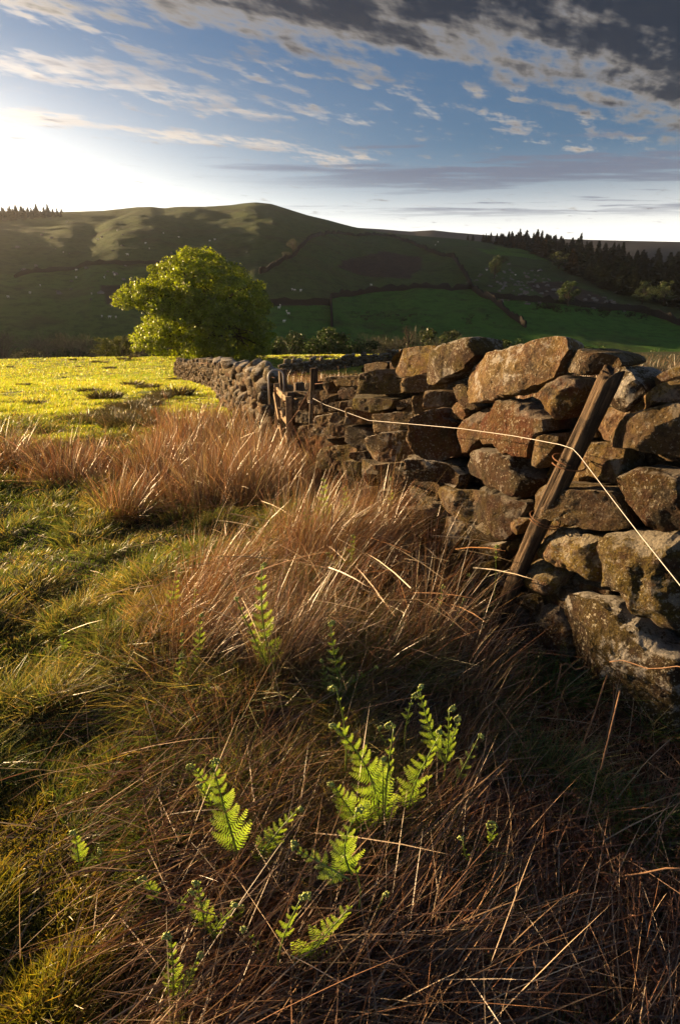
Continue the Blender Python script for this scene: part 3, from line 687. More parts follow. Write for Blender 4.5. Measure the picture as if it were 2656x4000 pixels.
STONES = [
    ('a1',[(3.704,1.151),(3.62,1.201),(3.527,1.243),(3.313,1.279),(3.124,1.303),(2.928,1.322),(2.935,1.279),(2.976,1.227),(3.02,1.179),(3.145,1.124),(3.361,1.075),(3.48,1.068),(3.593,1.1),(3.681,1.119)],0.05,{'cope': 1,'moss': 0.5}),
    ('a2',[(4.405,1.015),(4.333,1.049),(4.184,1.078),(3.979,1.118),(3.866,1.129),(3.83,1.112),(3.869,1.081),(3.862,1.058),(4.0,1.011),(4.232,0.979),(4.352,0.974),(4.397,0.989)],0.0,{'cope': 1}),
    ('a3',[(3.857,1.068),(3.818,1.128),(3.702,1.143),(3.651,1.111),(3.744,1.083)],-0.05,{'cope': 1}),
    ('a4',[(4.017,1.009),(3.892,1.048),(3.634,1.101),(3.467,1.064),(3.337,1.069),(3.326,0.984),(3.498,0.945),(3.849,0.899),(4.006,0.91),(4.029,0.957)],0.04,{'moss': 0.4}),
    ('a4b',[(3.348,1.068),(3.144,1.119),(3.081,1.142),(2.957,1.156),(2.91,1.123),(2.928,1.052),(3.048,1.02),(3.315,0.986)],-0.02,{}),
    ('a5',[(4.597,0.853),(4.566,0.899),(4.327,0.961),(4.016,1.006),(4.015,0.94),(4.21,0.903),(4.406,0.873),(4.543,0.818)],0.05,{'moss': 0.3}),
    ('a6',[(4.693,0.868),(4.664,0.929),(4.408,0.954),(4.506,0.921),(4.594,0.881),(4.6,0.781),(4.689,0.811)],0.04,{}),
    ('a7',[(5.382,0.711),(5.33,0.783),(5.124,0.826),(5.012,0.795),(4.953,0.765),(5.203,0.721)],0.02,{}),
    ('a7b',[(5.125,0.83),(4.705,0.909),(4.663,0.843),(4.933,0.783),(5.01,0.788)],0,{'cope': 1}),
    ('a8',[(5.329,0.67),(5.205,0.729),(5.055,0.762),(4.964,0.756),(4.984,0.692),(5.252,0.593)],0.05,{'rust': 0.6}),
    ('a9',[(4.972,0.74),(4.704,0.823),(4.646,0.781),(4.656,0.736),(4.898,0.652),(4.958,0.688)],0,{}),
    ('a10',[(4.512,0.83),(4.424,0.863),(4.1,0.919),(4.128,0.886),(4.146,0.818),(4.295,0.78),(4.442,0.777)],0.0,{}),
    ('a11',[(4.183,0.878),(4.029,0.929),(3.982,0.888),(3.896,0.888),(3.934,0.845),(4.108,0.817)],0.06,{'rust': 0.5}),
    ('a12',[(3.978,0.876),(3.896,0.891),(3.781,0.887),(3.383,0.934),(3.415,0.87),(3.607,0.799),(3.792,0.812),(3.944,0.818)],0.09,{'moss': 0.8}),
    ('a13',[(4.219,0.766),(4.143,0.808),(4.001,0.831),(3.907,0.811),(3.903,0.796),(4.2,0.735)],0.0,{}),
    ('a14',[(4.216,0.719),(4.107,0.752),(3.855,0.805),(3.622,0.799),(3.647,0.734),(3.785,0.676),(3.997,0.631),(4.171,0.633)],0.04,{'rust': 0.6}),
    ('a15',[(4.788,0.61),(4.693,0.701),(4.556,0.788),(4.493,0.762),(4.622,0.698),(4.578,0.626),(4.736,0.597)],0.04,{}),
    ('a16',[(4.611,0.7),(4.455,0.744),(4.371,0.754),(4.372,0.685),(4.577,0.623),(4.612,0.664)],0.02,{'rust': 0.5}),
    ('a17',[(4.392,0.751),(4.294,0.777),(4.229,0.764),(4.203,0.64),(4.335,0.629)],-0.02,{}),
    ('a18',[(5.48,0.58),(5.378,0.638),(5.281,0.596),(5.246,0.57),(5.243,0.505),(5.455,0.484)],0.03,{}),
    ('a19',[(5.233,0.572),(4.802,0.661),(4.786,0.603),(4.992,0.527),(5.173,0.502)],0,{}),
    ('a20',[(4.982,0.49),(4.94,0.529),(4.597,0.608),(4.555,0.543),(4.368,0.445),(4.624,0.372),(4.828,0.396),(4.961,0.415),(5.021,0.442)],0.06,{'pale': 0.6}),
    ('a21',[(4.575,0.612),(4.411,0.667),(4.336,0.635),(4.172,0.639),(4.129,0.56),(4.284,0.456),(4.368,0.445),(4.495,0.497),(4.581,0.553)],0.03,{}),
    ('a22',[(4.139,0.592),(4.016,0.63),(3.685,0.653),(3.634,0.578),(3.704,0.499),(3.907,0.443),(4.013,0.491)],0.05,{}),
    ('a23',[(3.652,0.752),(3.554,0.806),(3.36,0.846),(3.302,0.895),(3.177,0.926),(3.143,0.836),(3.059,0.799),(3.316,0.724),(3.557,0.662),(3.727,0.638)],0.02,{'pale': 0.3}),
    ('a24',[(3.182,0.984),(3.048,1.02),(2.928,1.052),(2.92,0.954),(3.022,0.89),(3.108,0.864),(3.159,0.897)],-0.06,{}),
    ('a24b',[(3.37,0.928),(3.192,0.982),(3.168,0.933),(3.304,0.9),(3.363,0.856),(3.529,0.816)],-0.08,{}),
    ('a25',[(3.566,0.618),(3.513,0.653),(3.372,0.707),(3.054,0.779),(3.012,0.74),(2.999,0.652),(3.169,0.556),(3.287,0.517),(3.468,0.483),(3.532,0.516)],0.05,{'rust': 0.4,'pale': 0.3}),
    ('a26',[(5.058,0.224),(4.962,0.319),(4.861,0.377),(4.743,0.36),(4.665,0.301),(4.724,0.201),(4.928,0.092),(5.069,0.164)],0.05,{'rust': 0.7}),
    ('a27',[(5.262,0.193),(5.078,0.248),(5.082,0.16),(5.188,0.134)],0.05,{}),
    ('a28',[(4.799,0.198),(4.648,0.282),(4.431,0.354),(4.115,0.443),(3.999,0.444),(3.983,0.39),(4.137,0.238),(4.369,0.136),(4.607,0.138),(4.771,0.094),(4.835,0.141)],0.07,{'moss': 0.5}),
    ('a29',[(3.947,0.426),(3.777,0.472),(3.738,0.391),(3.802,0.38)],0.04,{'rust': 0.8}),
    ('a30',[(5.174,0.404),(5.021,0.442),(4.978,0.38),(5.115,0.285),(5.185,0.286)],0.02,{}),
    ('a31',[(5.48,0.462),(5.241,0.497),(5.203,0.406),(5.398,0.376)],0.02,{}),
    ('b1',[(3.049,1.096),(3.018,1.164),(2.979,1.232),(2.953,1.272),(2.877,1.325),(2.77,1.354),(2.644,1.377),(2.54,1.396),(2.514,1.386),(2.489,1.329),(2.477,1.301),(2.558,1.251),(2.574,1.223),(2.638,1.194),(2.753,1.143),(2.895,1.096),(3.023,1.071)],0.1,{'cope': 1,'pale': 0.4,'moss': 0.4}),
    ('b2',[(2.594,1.074),(2.594,1.128),(2.605,1.18),(2.567,1.228),(2.479,1.295),(2.375,1.332),(2.251,1.356),(2.14,1.391),(2.036,1.423),(1.985,1.431),(1.913,1.432),(1.888,1.378),(1.91,1.341),(1.926,1.294),(1.93,1.255),(2.009,1.208),(2.098,1.157),(2.155,1.141),(2.243,1.115),(2.368,1.074),(2.54,1.029),(2.569,1.046)],0.08,{'cope': 1,'pale': 0.5,'flat': 1}),
    ('b3',[(2.841,1.104),(2.68,1.134),(2.623,1.115),(2.606,1.086),(2.568,1.042),(2.514,1.024),(2.562,0.993),(2.642,1.007),(2.722,1.04),(2.756,1.063)],0.03,{'moss': 0.4,'rust': 0.4}),
    ('b4',[(3.054,1.039),(2.904,1.061),(2.743,1.051),(2.726,1.021),(2.796,0.98),(2.903,0.957),(3.022,0.921)],-0.05,{}),
    ('b5',[(2.785,0.973),(2.75,1.012),(2.699,1.021),(2.613,0.993),(2.611,0.961),(2.668,0.917),(2.73,0.91),(2.771,0.927)],0.02,{'rust': 0.6}),
    ('b6',[(2.95,0.878),(2.922,0.919),(2.839,0.966),(2.79,0.977),(2.77,0.922),(2.693,0.908),(2.705,0.857),(2.659,0.794),(2.595,0.727),(2.803,0.639),(2.903,0.707),(2.979,0.763),(2.929,0.836)],0.05,{'rust': 0.7}),
    ('b6b',[(3.074,0.886),(2.965,0.931),(2.942,0.849),(2.981,0.768),(2.92,0.697),(2.96,0.656),(3.031,0.725)],-0.04,{'pale': 0.3}),
    ('b7',[(2.708,0.866),(2.652,0.921),(2.52,1.018),(2.432,1.038),(2.412,0.998),(2.409,0.937),(2.4,0.881),(2.478,0.822),(2.524,0.755),(2.593,0.723),(2.658,0.79)],0.0,{'rust': 0.6}),
    ('b8',[(2.409,0.91),(2.393,0.958),(2.353,1.022),(2.295,1.065),(2.265,1.099),(2.211,1.118),(2.085,1.113),(1.992,1.098),(1.942,1.084),(1.894,1.082),(1.875,1.019),(1.935,1.004),(1.953,0.972),(1.965,0.918),(1.965,0.879),(2.038,0.86),(2.167,0.861),(2.24,0.878),(2.338,0.85),(2.39,0.874)],0.07,{'rust': 0.8,'flat': 1}),
    ('b9',[(1.968,0.906),(1.948,0.992),(1.909,1.01),(1.853,1.021),(1.846,0.98),(1.871,0.884),(1.903,0.843),(1.948,0.843)],0.06,{'moss': 0.2}),
    ('c1',[(1.937,1.304),(1.909,1.338),(1.871,1.379),(1.844,1.386),(1.778,1.381),(1.715,1.378),(1.669,1.366),(1.633,1.337),(1.656,1.322),(1.73,1.311),(1.792,1.278),(1.871,1.279),(1.924,1.287)],0.02,{'cope': 1,'moss': 0.3}),
    ('c2',[(2.0,1.179),(1.957,1.222),(1.887,1.268),(1.802,1.263),(1.783,1.217),(1.796,1.163),(1.827,1.105),(1.845,1.08),(1.917,1.107),(1.955,1.142),(1.993,1.158)],0.06,{'rust': 0.6,'moss': 0.3}),
    ('c3',[(1.675,1.245),(1.674,1.298),(1.647,1.332),(1.595,1.338),(1.53,1.316),(1.488,1.293),(1.456,1.254),(1.509,1.204),(1.541,1.159),(1.596,1.181),(1.647,1.206)],0.05,{'cope': 1,'pale': 0.5,'moss': 0.3}),
    ('c4',[(1.491,1.299),(1.462,1.323),(1.425,1.348),(1.394,1.361),(1.356,1.369),(1.341,1.316),(1.415,1.299),(1.419,1.289),(1.457,1.256),(1.48,1.279)],-0.02,{'cope': 1,'moss': 0.5}),
    ('c5',[(1.539,1.141),(1.523,1.189),(1.459,1.251),(1.419,1.289),(1.414,1.296),(1.38,1.31),(1.326,1.317),(1.304,1.236),(1.359,1.234),(1.399,1.229),(1.464,1.182),(1.504,1.173),(1.531,1.123)],0.06,{'moss': 0.3,'cope': 1}),
    ('c6',[(1.56,1.071),(1.526,1.134),(1.5,1.173),(1.46,1.183),(1.359,1.234),(1.303,1.242),(1.252,1.052),(1.309,1.046),(1.431,1.052),(1.55,1.03)],0.1,{'rust': 0.2,'cope': 1}),
    ('c7',[(1.717,1.089),(1.689,1.203),(1.646,1.203),(1.54,1.157),(1.538,1.122),(1.562,1.071),(1.574,1.031),(1.654,1.021),(1.702,1.022)],-0.04,{}),
    ('c7b',[(1.836,1.082),(1.782,1.148),(1.705,1.14),(1.717,1.089),(1.707,1.021),(1.787,1.004),(1.87,1.023)],-0.06,{}),
    ('c8',[(1.749,0.941),(1.74,0.991),(1.673,1.014),(1.577,1.028),(1.515,1.026),(1.493,0.988),(1.467,0.92),(1.475,0.881),(1.516,0.876),(1.57,0.872),(1.63,0.877),(1.673,0.858),(1.728,0.854),(1.767,0.904)],0.03,{'moss': 0.3,'pale': 0.2}),
    ('c9',[(1.51,1.024),(1.41,1.039),(1.298,1.044),(1.237,1.039),(1.231,1.016),(1.38,0.991),(1.474,0.945)],-0.08,{}),
    ('d1',[(2.531,0.689),(2.511,0.737),(2.427,0.814),(2.233,0.854),(2.094,0.857),(2.034,0.806),(1.932,0.77),(1.965,0.702),(1.981,0.672),(2.121,0.662),(2.287,0.65),(2.477,0.651)],0.06,{'rust': 0.6,'pale': 0.2}),
    ('d2',[(3.117,0.519),(3.093,0.598),(3.058,0.627),(2.892,0.668),(2.714,0.665),(2.569,0.64),(2.533,0.64),(2.539,0.57),(2.559,0.546),(2.686,0.535),(2.791,0.525),(2.928,0.5),(3.045,0.5)],0.05,{'rust': 0.4,'pale': 0.4}),
    ('d3',[(3.377,0.407),(3.363,0.477),(3.318,0.498),(3.201,0.503),(3.084,0.489),(2.908,0.503),(2.775,0.513),(2.747,0.485),(2.764,0.405),(2.821,0.386),(2.999,0.373),(3.098,0.371),(3.234,0.358),(3.299,0.375)],0.03,{'rust': 0.3}),
    ('d4',[(2.745,0.385),(2.735,0.504),(2.684,0.528),(2.54,0.544),(2.316,0.595),(2.337,0.509),(2.355,0.406),(2.454,0.371),(2.562,0.37),(2.658,0.372)],0.04,{'rust': 0.2,'moss': 0.3}),
    ('d5',[(2.353,0.455),(2.341,0.522),(2.291,0.638),(2.249,0.644),(2.039,0.654),(1.958,0.659),(1.968,0.609),(1.981,0.57),(1.998,0.477),(2.042,0.424),(2.104,0.422),(2.249,0.417),(2.325,0.412),(2.364,0.422)],0.06,{'rust': 0.5,'moss': 0.3,'flat': 1}),
    ('d6',[(2.679,0.242),(2.652,0.321),(2.578,0.362),(2.48,0.369),(2.384,0.395),(2.317,0.386),(2.319,0.336),(2.364,0.268),(2.449,0.202),(2.608,0.135),(2.663,0.188)],0.05,{'moss': 0.3,'pale': 0.3}),
    ('d7',[(2.324,0.383),(2.257,0.418),(2.22,0.371),(2.258,0.317),(2.304,0.313)],0.0,{'moss': 0.3}),
    ('d8',[(2.323,0.24),(2.286,0.28),(2.211,0.341),(2.098,0.401),(2.029,0.425),(2.034,0.373),(2.046,0.322),(2.158,0.263),(2.283,0.213)],0.05,{'moss': 0.4,'pale': 0.4}),
    ('d9',[(2.301,0.143),(2.249,0.212),(2.157,0.263),(2.058,0.321),(2.043,0.272),(2.087,0.18),(2.162,0.154),(2.257,0.128)],0.07,{'moss': 0.5}),
    ('d10',[(2.216,0.072),(2.16,0.147),(2.086,0.176),(2.105,0.088),(2.18,0.03)],0.02,{}),
    ('d10b',[(2.436,0.165),(2.333,0.225),(2.299,0.164),(2.333,0.108),(2.413,0.086)],0.0,{}),
    ('d11',[(1.897,0.435),(1.841,0.6),(1.834,0.631),(1.758,0.626),(1.773,0.552),(1.806,0.481)],-0.02,{'moss': 0.7}),
    ('d11b',[(1.857,0.635),(1.81,0.662),(1.696,0.655),(1.727,0.629),(1.823,0.633)],0.02,{'moss': 0.4}),
    ('d12',[(2.023,0.494),(2.023,0.538),(1.983,0.576),(1.935,0.583),(1.975,0.486)],0.05,{'moss': 0.4}),
    ('d13',[(1.896,0.431),(1.81,0.475),(1.746,0.46),(1.825,0.389),(1.907,0.383)],-0.06,{}),
    ('e2',[(1.865,0.661),(1.787,0.815),(1.698,0.831),(1.59,0.854),(1.47,0.875),(1.443,0.859),(1.395,0.788),(1.375,0.75),(1.415,0.726),(1.47,0.707),(1.542,0.693),(1.607,0.697),(1.7,0.689),(1.742,0.679)],0.03,{'facet': 1,'moss': 0.2}),
    ('e3',[(1.479,0.937),(1.411,0.979),(1.38,0.989),(1.297,1.001),(1.231,1.016),(1.176,0.801),(1.239,0.781),(1.292,0.767),(1.337,0.802),(1.409,0.838),(1.448,0.878),(1.471,0.909)],0.08,{'rust': 0.7,'moss': 0.3}),
    ('e4',[(1.797,0.505),(1.74,0.585),(1.683,0.645),(1.573,0.668),(1.464,0.673),(1.417,0.49),(1.478,0.487),(1.567,0.476),(1.643,0.468),(1.73,0.469),(1.781,0.474)],0.08,{'moss': 0.6,'pale': 0.2,'round': 1}),
    ('e5',[(1.467,0.674),(1.447,0.708),(1.382,0.74),(1.288,0.762),(1.158,0.804),(1.071,0.458),(1.152,0.437),(1.186,0.441),(1.25,0.433),(1.293,0.479),(1.334,0.509),(1.42,0.491)],0.1,{'moss': 0.6,'pale': 0.2,'rust': 0.3,'round': 1}),
    ('f1',[(1.836,0.333),(1.831,0.387),(1.791,0.435),(1.74,0.461),(1.667,0.458),(1.629,0.425),(1.631,0.391),(1.645,0.335),(1.695,0.301),(1.755,0.287),(1.813,0.301)],0.08,{'moss': 0.6,'round': 1}),
    ('f1b',[(1.646,0.339),(1.627,0.417),(1.574,0.464),(1.504,0.471),(1.426,0.469),(1.519,0.413),(1.612,0.36),(1.626,0.309)],-0.05,{}),
    ('f1c',[(1.916,0.279),(1.88,0.312),(1.818,0.294),(1.802,0.286),(1.891,0.248)],-0.03,{}),
    ('f2',[(1.892,0.198),(1.741,0.284),(1.615,0.31),(1.596,0.279),(1.555,0.231),(1.52,0.2),(1.487,0.093),(1.496,0.042),(1.552,-0.04),(1.672,-0.089),(1.769,-0.078),(1.865,-0.051),(1.972,0.038),(1.945,0.166)],0.03,{'rust': 0.5}),
    ('f3',[(1.62,0.347),(1.574,0.383),(1.479,0.413),(1.355,0.438),(1.289,0.411),(1.202,0.383),(1.132,0.357),(1.065,0.35),(0.981,0.008),(1.046,0.009),(1.15,0.014),(1.224,0.028),(1.3,0.023),(1.402,0.039),(1.445,0.108),(1.486,0.169),(1.506,0.207),(1.558,0.239),(1.592,0.266),(1.603,0.306)],0.1,{'pale': 0.5,'moss': 0.4,'flat': 1}),
    ('f4',[(1.356,0.442),(1.278,0.433),(1.24,0.425),(1.151,0.433),(1.088,0.439),(1.066,0.353),(1.134,0.365),(1.203,0.386),(1.289,0.411)],-0.04,{}),
    ('f5',[(1.48,0.436),(1.443,0.461),(1.372,0.47),(1.386,0.437),(1.447,0.423)],-0.02,{'pale': 0.3}),
    ('f6',[(1.518,0.191),(1.486,0.169),(1.445,0.108),(1.402,0.039),(1.447,0.016),(1.486,0.089)],-0.04,{}),
    ('a32',[(4.109,0.285),(3.907,0.38),(3.767,0.376),(3.556,0.395),(3.507,0.371),(3.543,0.291),(3.662,0.229),(3.826,0.22),(3.981,0.25)],0.05,{'moss': 0.7}),
    ('a33',[(5.082,-0.054),(4.887,0.042),(4.78,0.031),(4.747,-0.089),(4.949,-0.133),(5.082,-0.105)],0.03,{}),
    ('a35',[(5.27,-0.002),(5.034,0.086),(4.853,0.109),(4.887,0.042),(5.112,-0.045)],0.03,{}),
    ('a36',[(3.705,0.387),(3.376,0.48),(3.378,0.389),(3.334,0.365),(3.459,0.291),(3.526,0.334),(3.515,0.4)],-0.04,{}),
    ('a37',[(3.943,0.115),(3.718,0.199),(3.649,0.181),(3.691,0.1),(3.937,-0.039),(4.057,-0.037)],0.03,{}),
    ('a37b',[(4.54,-0.01),(4.111,0.149),(3.946,0.128),(4.065,-0.01),(4.397,-0.089)],0.02,{}),
    ('a37c',[(3.659,0.217),(3.366,0.343),(3.308,0.263),(3.355,0.148),(3.617,0.059),(3.677,0.105)],0.0,{}),
    ('a38',[(3.311,0.323),(3.119,0.364),(3.096,0.319),(3.126,0.215),(3.262,0.18),(3.325,0.233)],0.03,{}),
    ('a39',[(3.104,0.351),(2.999,0.373),(2.877,0.362),(2.871,0.342),(3.034,0.299),(3.098,0.307)],0.0,{}),
    ('a40',[(2.98,0.305),(2.87,0.337),(2.742,0.364),(2.702,0.33),(2.8,0.24),(2.946,0.22)],0.04,{}),
    ('a41',[(2.94,0.199),(2.723,0.296),(2.687,0.206),(2.802,0.098),(2.937,0.107)],0.04,{'moss': 0.3}),
    ('a42',[(3.108,0.233),(2.989,0.297),(2.956,0.216),(2.95,0.114),(3.119,0.097)],0.02,{}),
    ('a43',[(3.317,0.149),(3.123,0.204),(3.13,0.093),(2.958,0.099),(3.064,-0.022),(3.34,-0.018)],0.02,{}),
    ('g1',[(6.415,0.528),(5.84,0.613),(5.787,0.558),(5.974,0.507),(5.994,0.417),(6.373,0.351)],0.03,{}),
    ('g3',[(6.307,0.362),(5.996,0.427),(5.931,0.329),(6.131,0.28),(6.264,0.278)],0.03,{}),
    ('g4',[(5.96,0.531),(5.826,0.557),(5.738,0.366),(5.928,0.319)],0.02,{}),
    ('g5',[(6.457,0.312),(6.299,0.329),(6.215,0.264),(6.436,0.222)],0.0,{}),
    ('g6',[(6.433,0.211),(6.131,0.28),(6.066,0.191),(6.364,0.118)],0.04,{}),
    ('g7',[(6.128,0.269),(5.738,0.366),(5.683,0.302),(6.025,0.199)],0.02,{}),
    ('g8',[(6.522,0.073),(6.063,0.18),(5.999,0.092),(6.383,-0.005),(6.532,0.01)],0.05,{'moss': 0.3}),
    ('g9',[(5.987,0.218),(5.681,0.291),(5.611,0.167),(5.874,0.097)],0.04,{'moss': 0.3}),
    ('g10',[(5.994,0.07),(5.572,0.165),(5.551,0.085),(5.89,-0.007)],0.02,{}),
    ('g11',[(6.566,-0.058),(6.035,0.061),(5.975,-0.005),(6.502,-0.118)],0.04,{}),
    ('g12',[(5.724,0.464),(5.382,0.563),(5.291,0.48),(5.365,0.365),(5.647,0.309)],0.02,{}),
    ('g13',[(5.608,0.306),(5.329,0.362),(5.176,0.304),(5.323,0.201),(5.574,0.175)],0.02,{'rust': 0.5}),
]


near_wall = empty('dry_stone_wall', (*WALL.pos(2.2), 0.0))
tag(near_wall, 'tumbled dry stone wall of big mossy boulders running into the distance from the near right', 'stone wall')
LBL = {'b2': 'large tilted slab of lichen-speckled coping stone, the biggest on the wall top', 'b1': 'pointed grey coping stone leaning left', 'a1': 'rounded mossy coping stone at the left end of the tall copings',
       'f3': 'huge lichened slab at the wall foot', 'f1': 'round ochre boulder behind the leaning post', 'c6': 'dark overhanging slab at the right edge'}
def add_stone(o_name, V, Fs, ctr, parent, rust, moss, pale, label=None):
    base_ = np.array(parent.location)
    me_ = mesh(o_name, V, Fs, m_stone, True, origin=ctr); me_.set_sharp_from_angle(angle=R(28)); o = link(o_name, me_, parent, tuple(ctr - base_))
    o['rust'] = float(rust); o['moss'] = float(moss); o['pale'] = float(pale)
    if label: o['label'] = label
    return o
for i, (nm, poly, prot, kw) in enumerate(STONES):
    P = np.array(poly); mid_s = P[:, 0].mean(); L_ = np.ptp(P[:, 0]); r_ = np.random.default_rng(900 + i)
    ridge = None
    if mid_s > 2.75 and not kw.get('round') and not kw.get('cope'): ridge = (r_.uniform(.55, .85), r_.uniform(.5, 1.1), r_.uniform(.65, 1.15))
    elif mid_s > 2.9: ridge = (r_.uniform(.6, .75), .45, .35)
    if kw.get('facet'): ridge = (.72, .35, .42)
    big = L_ > .45 or kw.get('flat')
    V, Fs, ctr = stone_mesh(poly, prot + (.05 if ridge is not None and not kw.get('cope') else 0), .24 if kw.get('cope') else .24, 50 + i, ridge, kw.get('flat'), kw.get('round'), 120 if big else 80)
    add_stone('stone', V, Fs, ctr, near_wall, kw.get('rust', .25), kw.get('moss', .12), kw.get('pale', .08), LBL.get(nm))
# the core of the wall, packed with small stones, seen only in the gaps
def packed(line, s0, s1, z0f, z1f, off, n, seed, size=(.06, .13)):
    r = np.random.default_rng(seed); Vs, Fs4, Fs2, nv = [], [], [], 0
    B, FB = blob(seed, 8, 5, .45); N = n
    s = r.uniform(s0, s1, N); zt = r.random(N); z = z0f(s) + (z1f(s) - z0f(s)) * zt
    c = line.surf(s, z, off + r.uniform(-.10, .03, N)); sc_ = r.uniform(*size, N)
    q_ = r.random(N) * 6.283; X = B[None] * sc_[:, None, None] * np.stack([r.uniform(.9, 1.6, N), r.uniform(.8, 1.2, N), r.uniform(.6, 1.0, N)], -1)[:, None]
    Rx = np.stack([X[..., 0] * np.cos(q_)[:, None] - X[..., 1] * np.sin(q_)[:, None], X[..., 0] * np.sin(q_)[:, None] + X[..., 1] * np.cos(q_)[:, None], X[..., 2]], -1) + c[:, None]
    k_ = len(B); o_ = np.arange(N)[:, None, None] * k_
    return Rx.reshape(-1, 3), [(FB[0][None] + o_).reshape(-1, 4).astype(np.int32), (FB[1][None] + o_).reshape(-1, 8).astype(np.int32)]
wg = lambda s: height(*WALL.pos(s).T) - .05
wt = lambda s: np.interp(s, [0, 1.2, 2.0, 2.7, 3.2, 4.0, 5.0, 6.5, 7.6], [1.10, 1.08, 1.02, .98, .98, .86, .62, .38, .25])
V, Fs = packed(WALL, .3, 6.5, wg, wt, -.20, 900, 5)
o = add_stone('hearting', V, Fs, np.array(near_wall.location), near_wall, .2, .1, .05); tag(o, kind='stuff')
V, Fs = packed(WALL, .3, 6.5, wg, lambda s: wg(s) + .45, -.06, 260, 6, (.07, .16))
o = add_stone('footing_stones', V, Fs, np.array(near_wall.location), near_wall, .3, .35, .1); tag(o, kind='stuff')

# the farther walls: stones laid in rough courses
SB = [blob(300 + s_, 12, 8, .42) for s_ in range(8)]
SBM = [mesh('stone', np.clip(b_[0], -.82, .82), b_[1], m_stone, True) for b_ in SB]
def coursed_wall(name, label, line, hgt, course, slen, keep, seed, batter=.08, thick=.3, s0=0.0, s1=None):
    r = np.random.default_rng(seed); root = empty(name, (*line.pos(line.len / 2), 0)); bl = np.array(root.location); tag(root, label, 'stone wall'); rows = []
    s1 = s1 or line.len
    ncourse = max(int(hgt / course), 3)
    for c in range(ncourse + 1):
        s = s0 + r.random() * slen
        while s < s1:
            l = slen * r.uniform(.6, 1.5) * (1.25 if c == ncourse else 1); z = float(height(*line.pos(s))) - .05 + course * (c + .5 + r.normal() * .12)
            if c == ncourse and r.random() < .45: s += l; continue
            hh = course * r.uniform(.95, 1.35) * (1.15 if c == ncourse else 1)
            p = line.surf(np.array(s), np.array(z), -.12 + r.uniform(-.08, .09), 0) ; n_ = line.nrm(np.array(s)); p[:2] -= n_ * batter * (c * course)
            rows.append((p, l, hh, math.atan2(n_[1], n_[0]), c)); s += l * .92
    rows.sort(key=lambda q_: q_[0][1])
    rest = MB()
    for i, (p, l, hh, a, c) in enumerate(rows):
        ea = (r.normal() * .22, r.normal() * .3, a + r.normal() * .55); scl = (thick * .62, l * .60, hh * .62)
        if i < keep:
            o = link('stone', SBM[r.integers(8)], root, tuple(p - bl)); o.rotation_euler = ea; o.scale = scl
            o['rust'] = float(r.random() * .6); o['moss'] = float(r.random() * .4); o['pale'] = float(r.random() * .3 + (.3 if c == ncourse else 0))
        else:
            M = Matrix.Translation(Vector(p)) @ Matrix.Rotation(ea[2], 4, 'Z') @ Matrix.Diagonal((*scl, 1)); b_ = blob(300 + i % 8, 7, 5, .42)
            v_ = np.c_[np.clip(b_[0], -.82, .82), np.ones(len(b_[0]))] @ np.array(M).T; rest.add(v_[:, :3], b_[1][0], None)
    if rest.n:
        V, Fs = rest.arr(); o = add_stone('more_stones', V, Fs, bl, root, .3, .2, .3); tag(o, kind='stuff')
    g0 = lambda s: height(*line.pos(s).T) - .1
    V, Fs = packed(line, s0, s1, g0, lambda s: g0(s) + hgt * .92, -.22, int((s1 - s0) * 40), seed + 1, (.07, .14)); o = add_stone('hearting', V, Fs, bl, root, .2, .1, .05); tag(o, kind='stuff')
    return root
FARW = Line([(-.9, 7.4), (-1.12, 8.3), (-1.75, 10.5), (-2.9, 14.5), (-4.2, 19.5), (-6.1, 25.2), (-8.2, 31.0), (-10.4, 37.0), (-12.5, 43)])
coursed_wall('dry_stone_wall', 'dark dry stone wall continuing past the gate down to the big tree', FARW, 1.0, .16, .27, 300, 41)
BACKW = Line([(-5.0, 30), (-3.6, 34.5), (-1.2, 40), (2.5, 46.5), (6.0, 51), (14, 56), (24, 60)])
coursed_wall('dry_stone_wall', 'low dark dry stone wall crossing behind, against the sunlit strip of field', BACKW, .85, .20, .40, 200, 43)

# ------------------------------------------------------------------ timber and wire
m_wood, t = material('weathered_wood'); pos = t.new('ShaderNodeTexCoord').outputs['Object']
gr = t.noise(t.v('MULTIPLY', pos, (34, 34, 2.2)), 1.0, 6, .7); gr2 = t.noise(t.v('MULTIPLY', pos, (9, 9, 1.1)), 1.3, 4, .6)
wc_ = t.mix(t.ss(gr, .35, .65), (.030, .020, .013), (.150, .100, .058)); wc_ = t.mix(t.ss(gr2, .50, .72), wc_, (.24, .175, .11)); wc_ = t.mix(t.m('MULTIPLY', t.ss(t.noise(pos, 14, 5, .7), .48, .66), .8), wc_, (.03, .022, .016))
out(t, principled(t, wc_, .85, bump(t, t.m('ADD', gr, t.m('MULTIPLY', gr2, .5)), 1.0, .03), .2))
m_wood2, t = material('new_wood'); pos = t.new('ShaderNodeTexCoord').outputs['Object']
gr = t.noise(t.v('MULTIPLY', pos, (30, 30, 30)), 1.0, 5, .7)
out(t, principled(t, t.mix(t.ss(gr, .3, .7), (.13, .085, .045), (.34, .24, .13)), .8, bump(t, gr, .5, .006), .2))
m_wire, t = material('galvanised_wire'); out(t, principled(t, (.42, .39, .35), .55, None, .4, .3))
m_rustw, t = material('rusty_wire'); out(t, principled(t, (.16, .075, .035), .8, None, .3, .2))

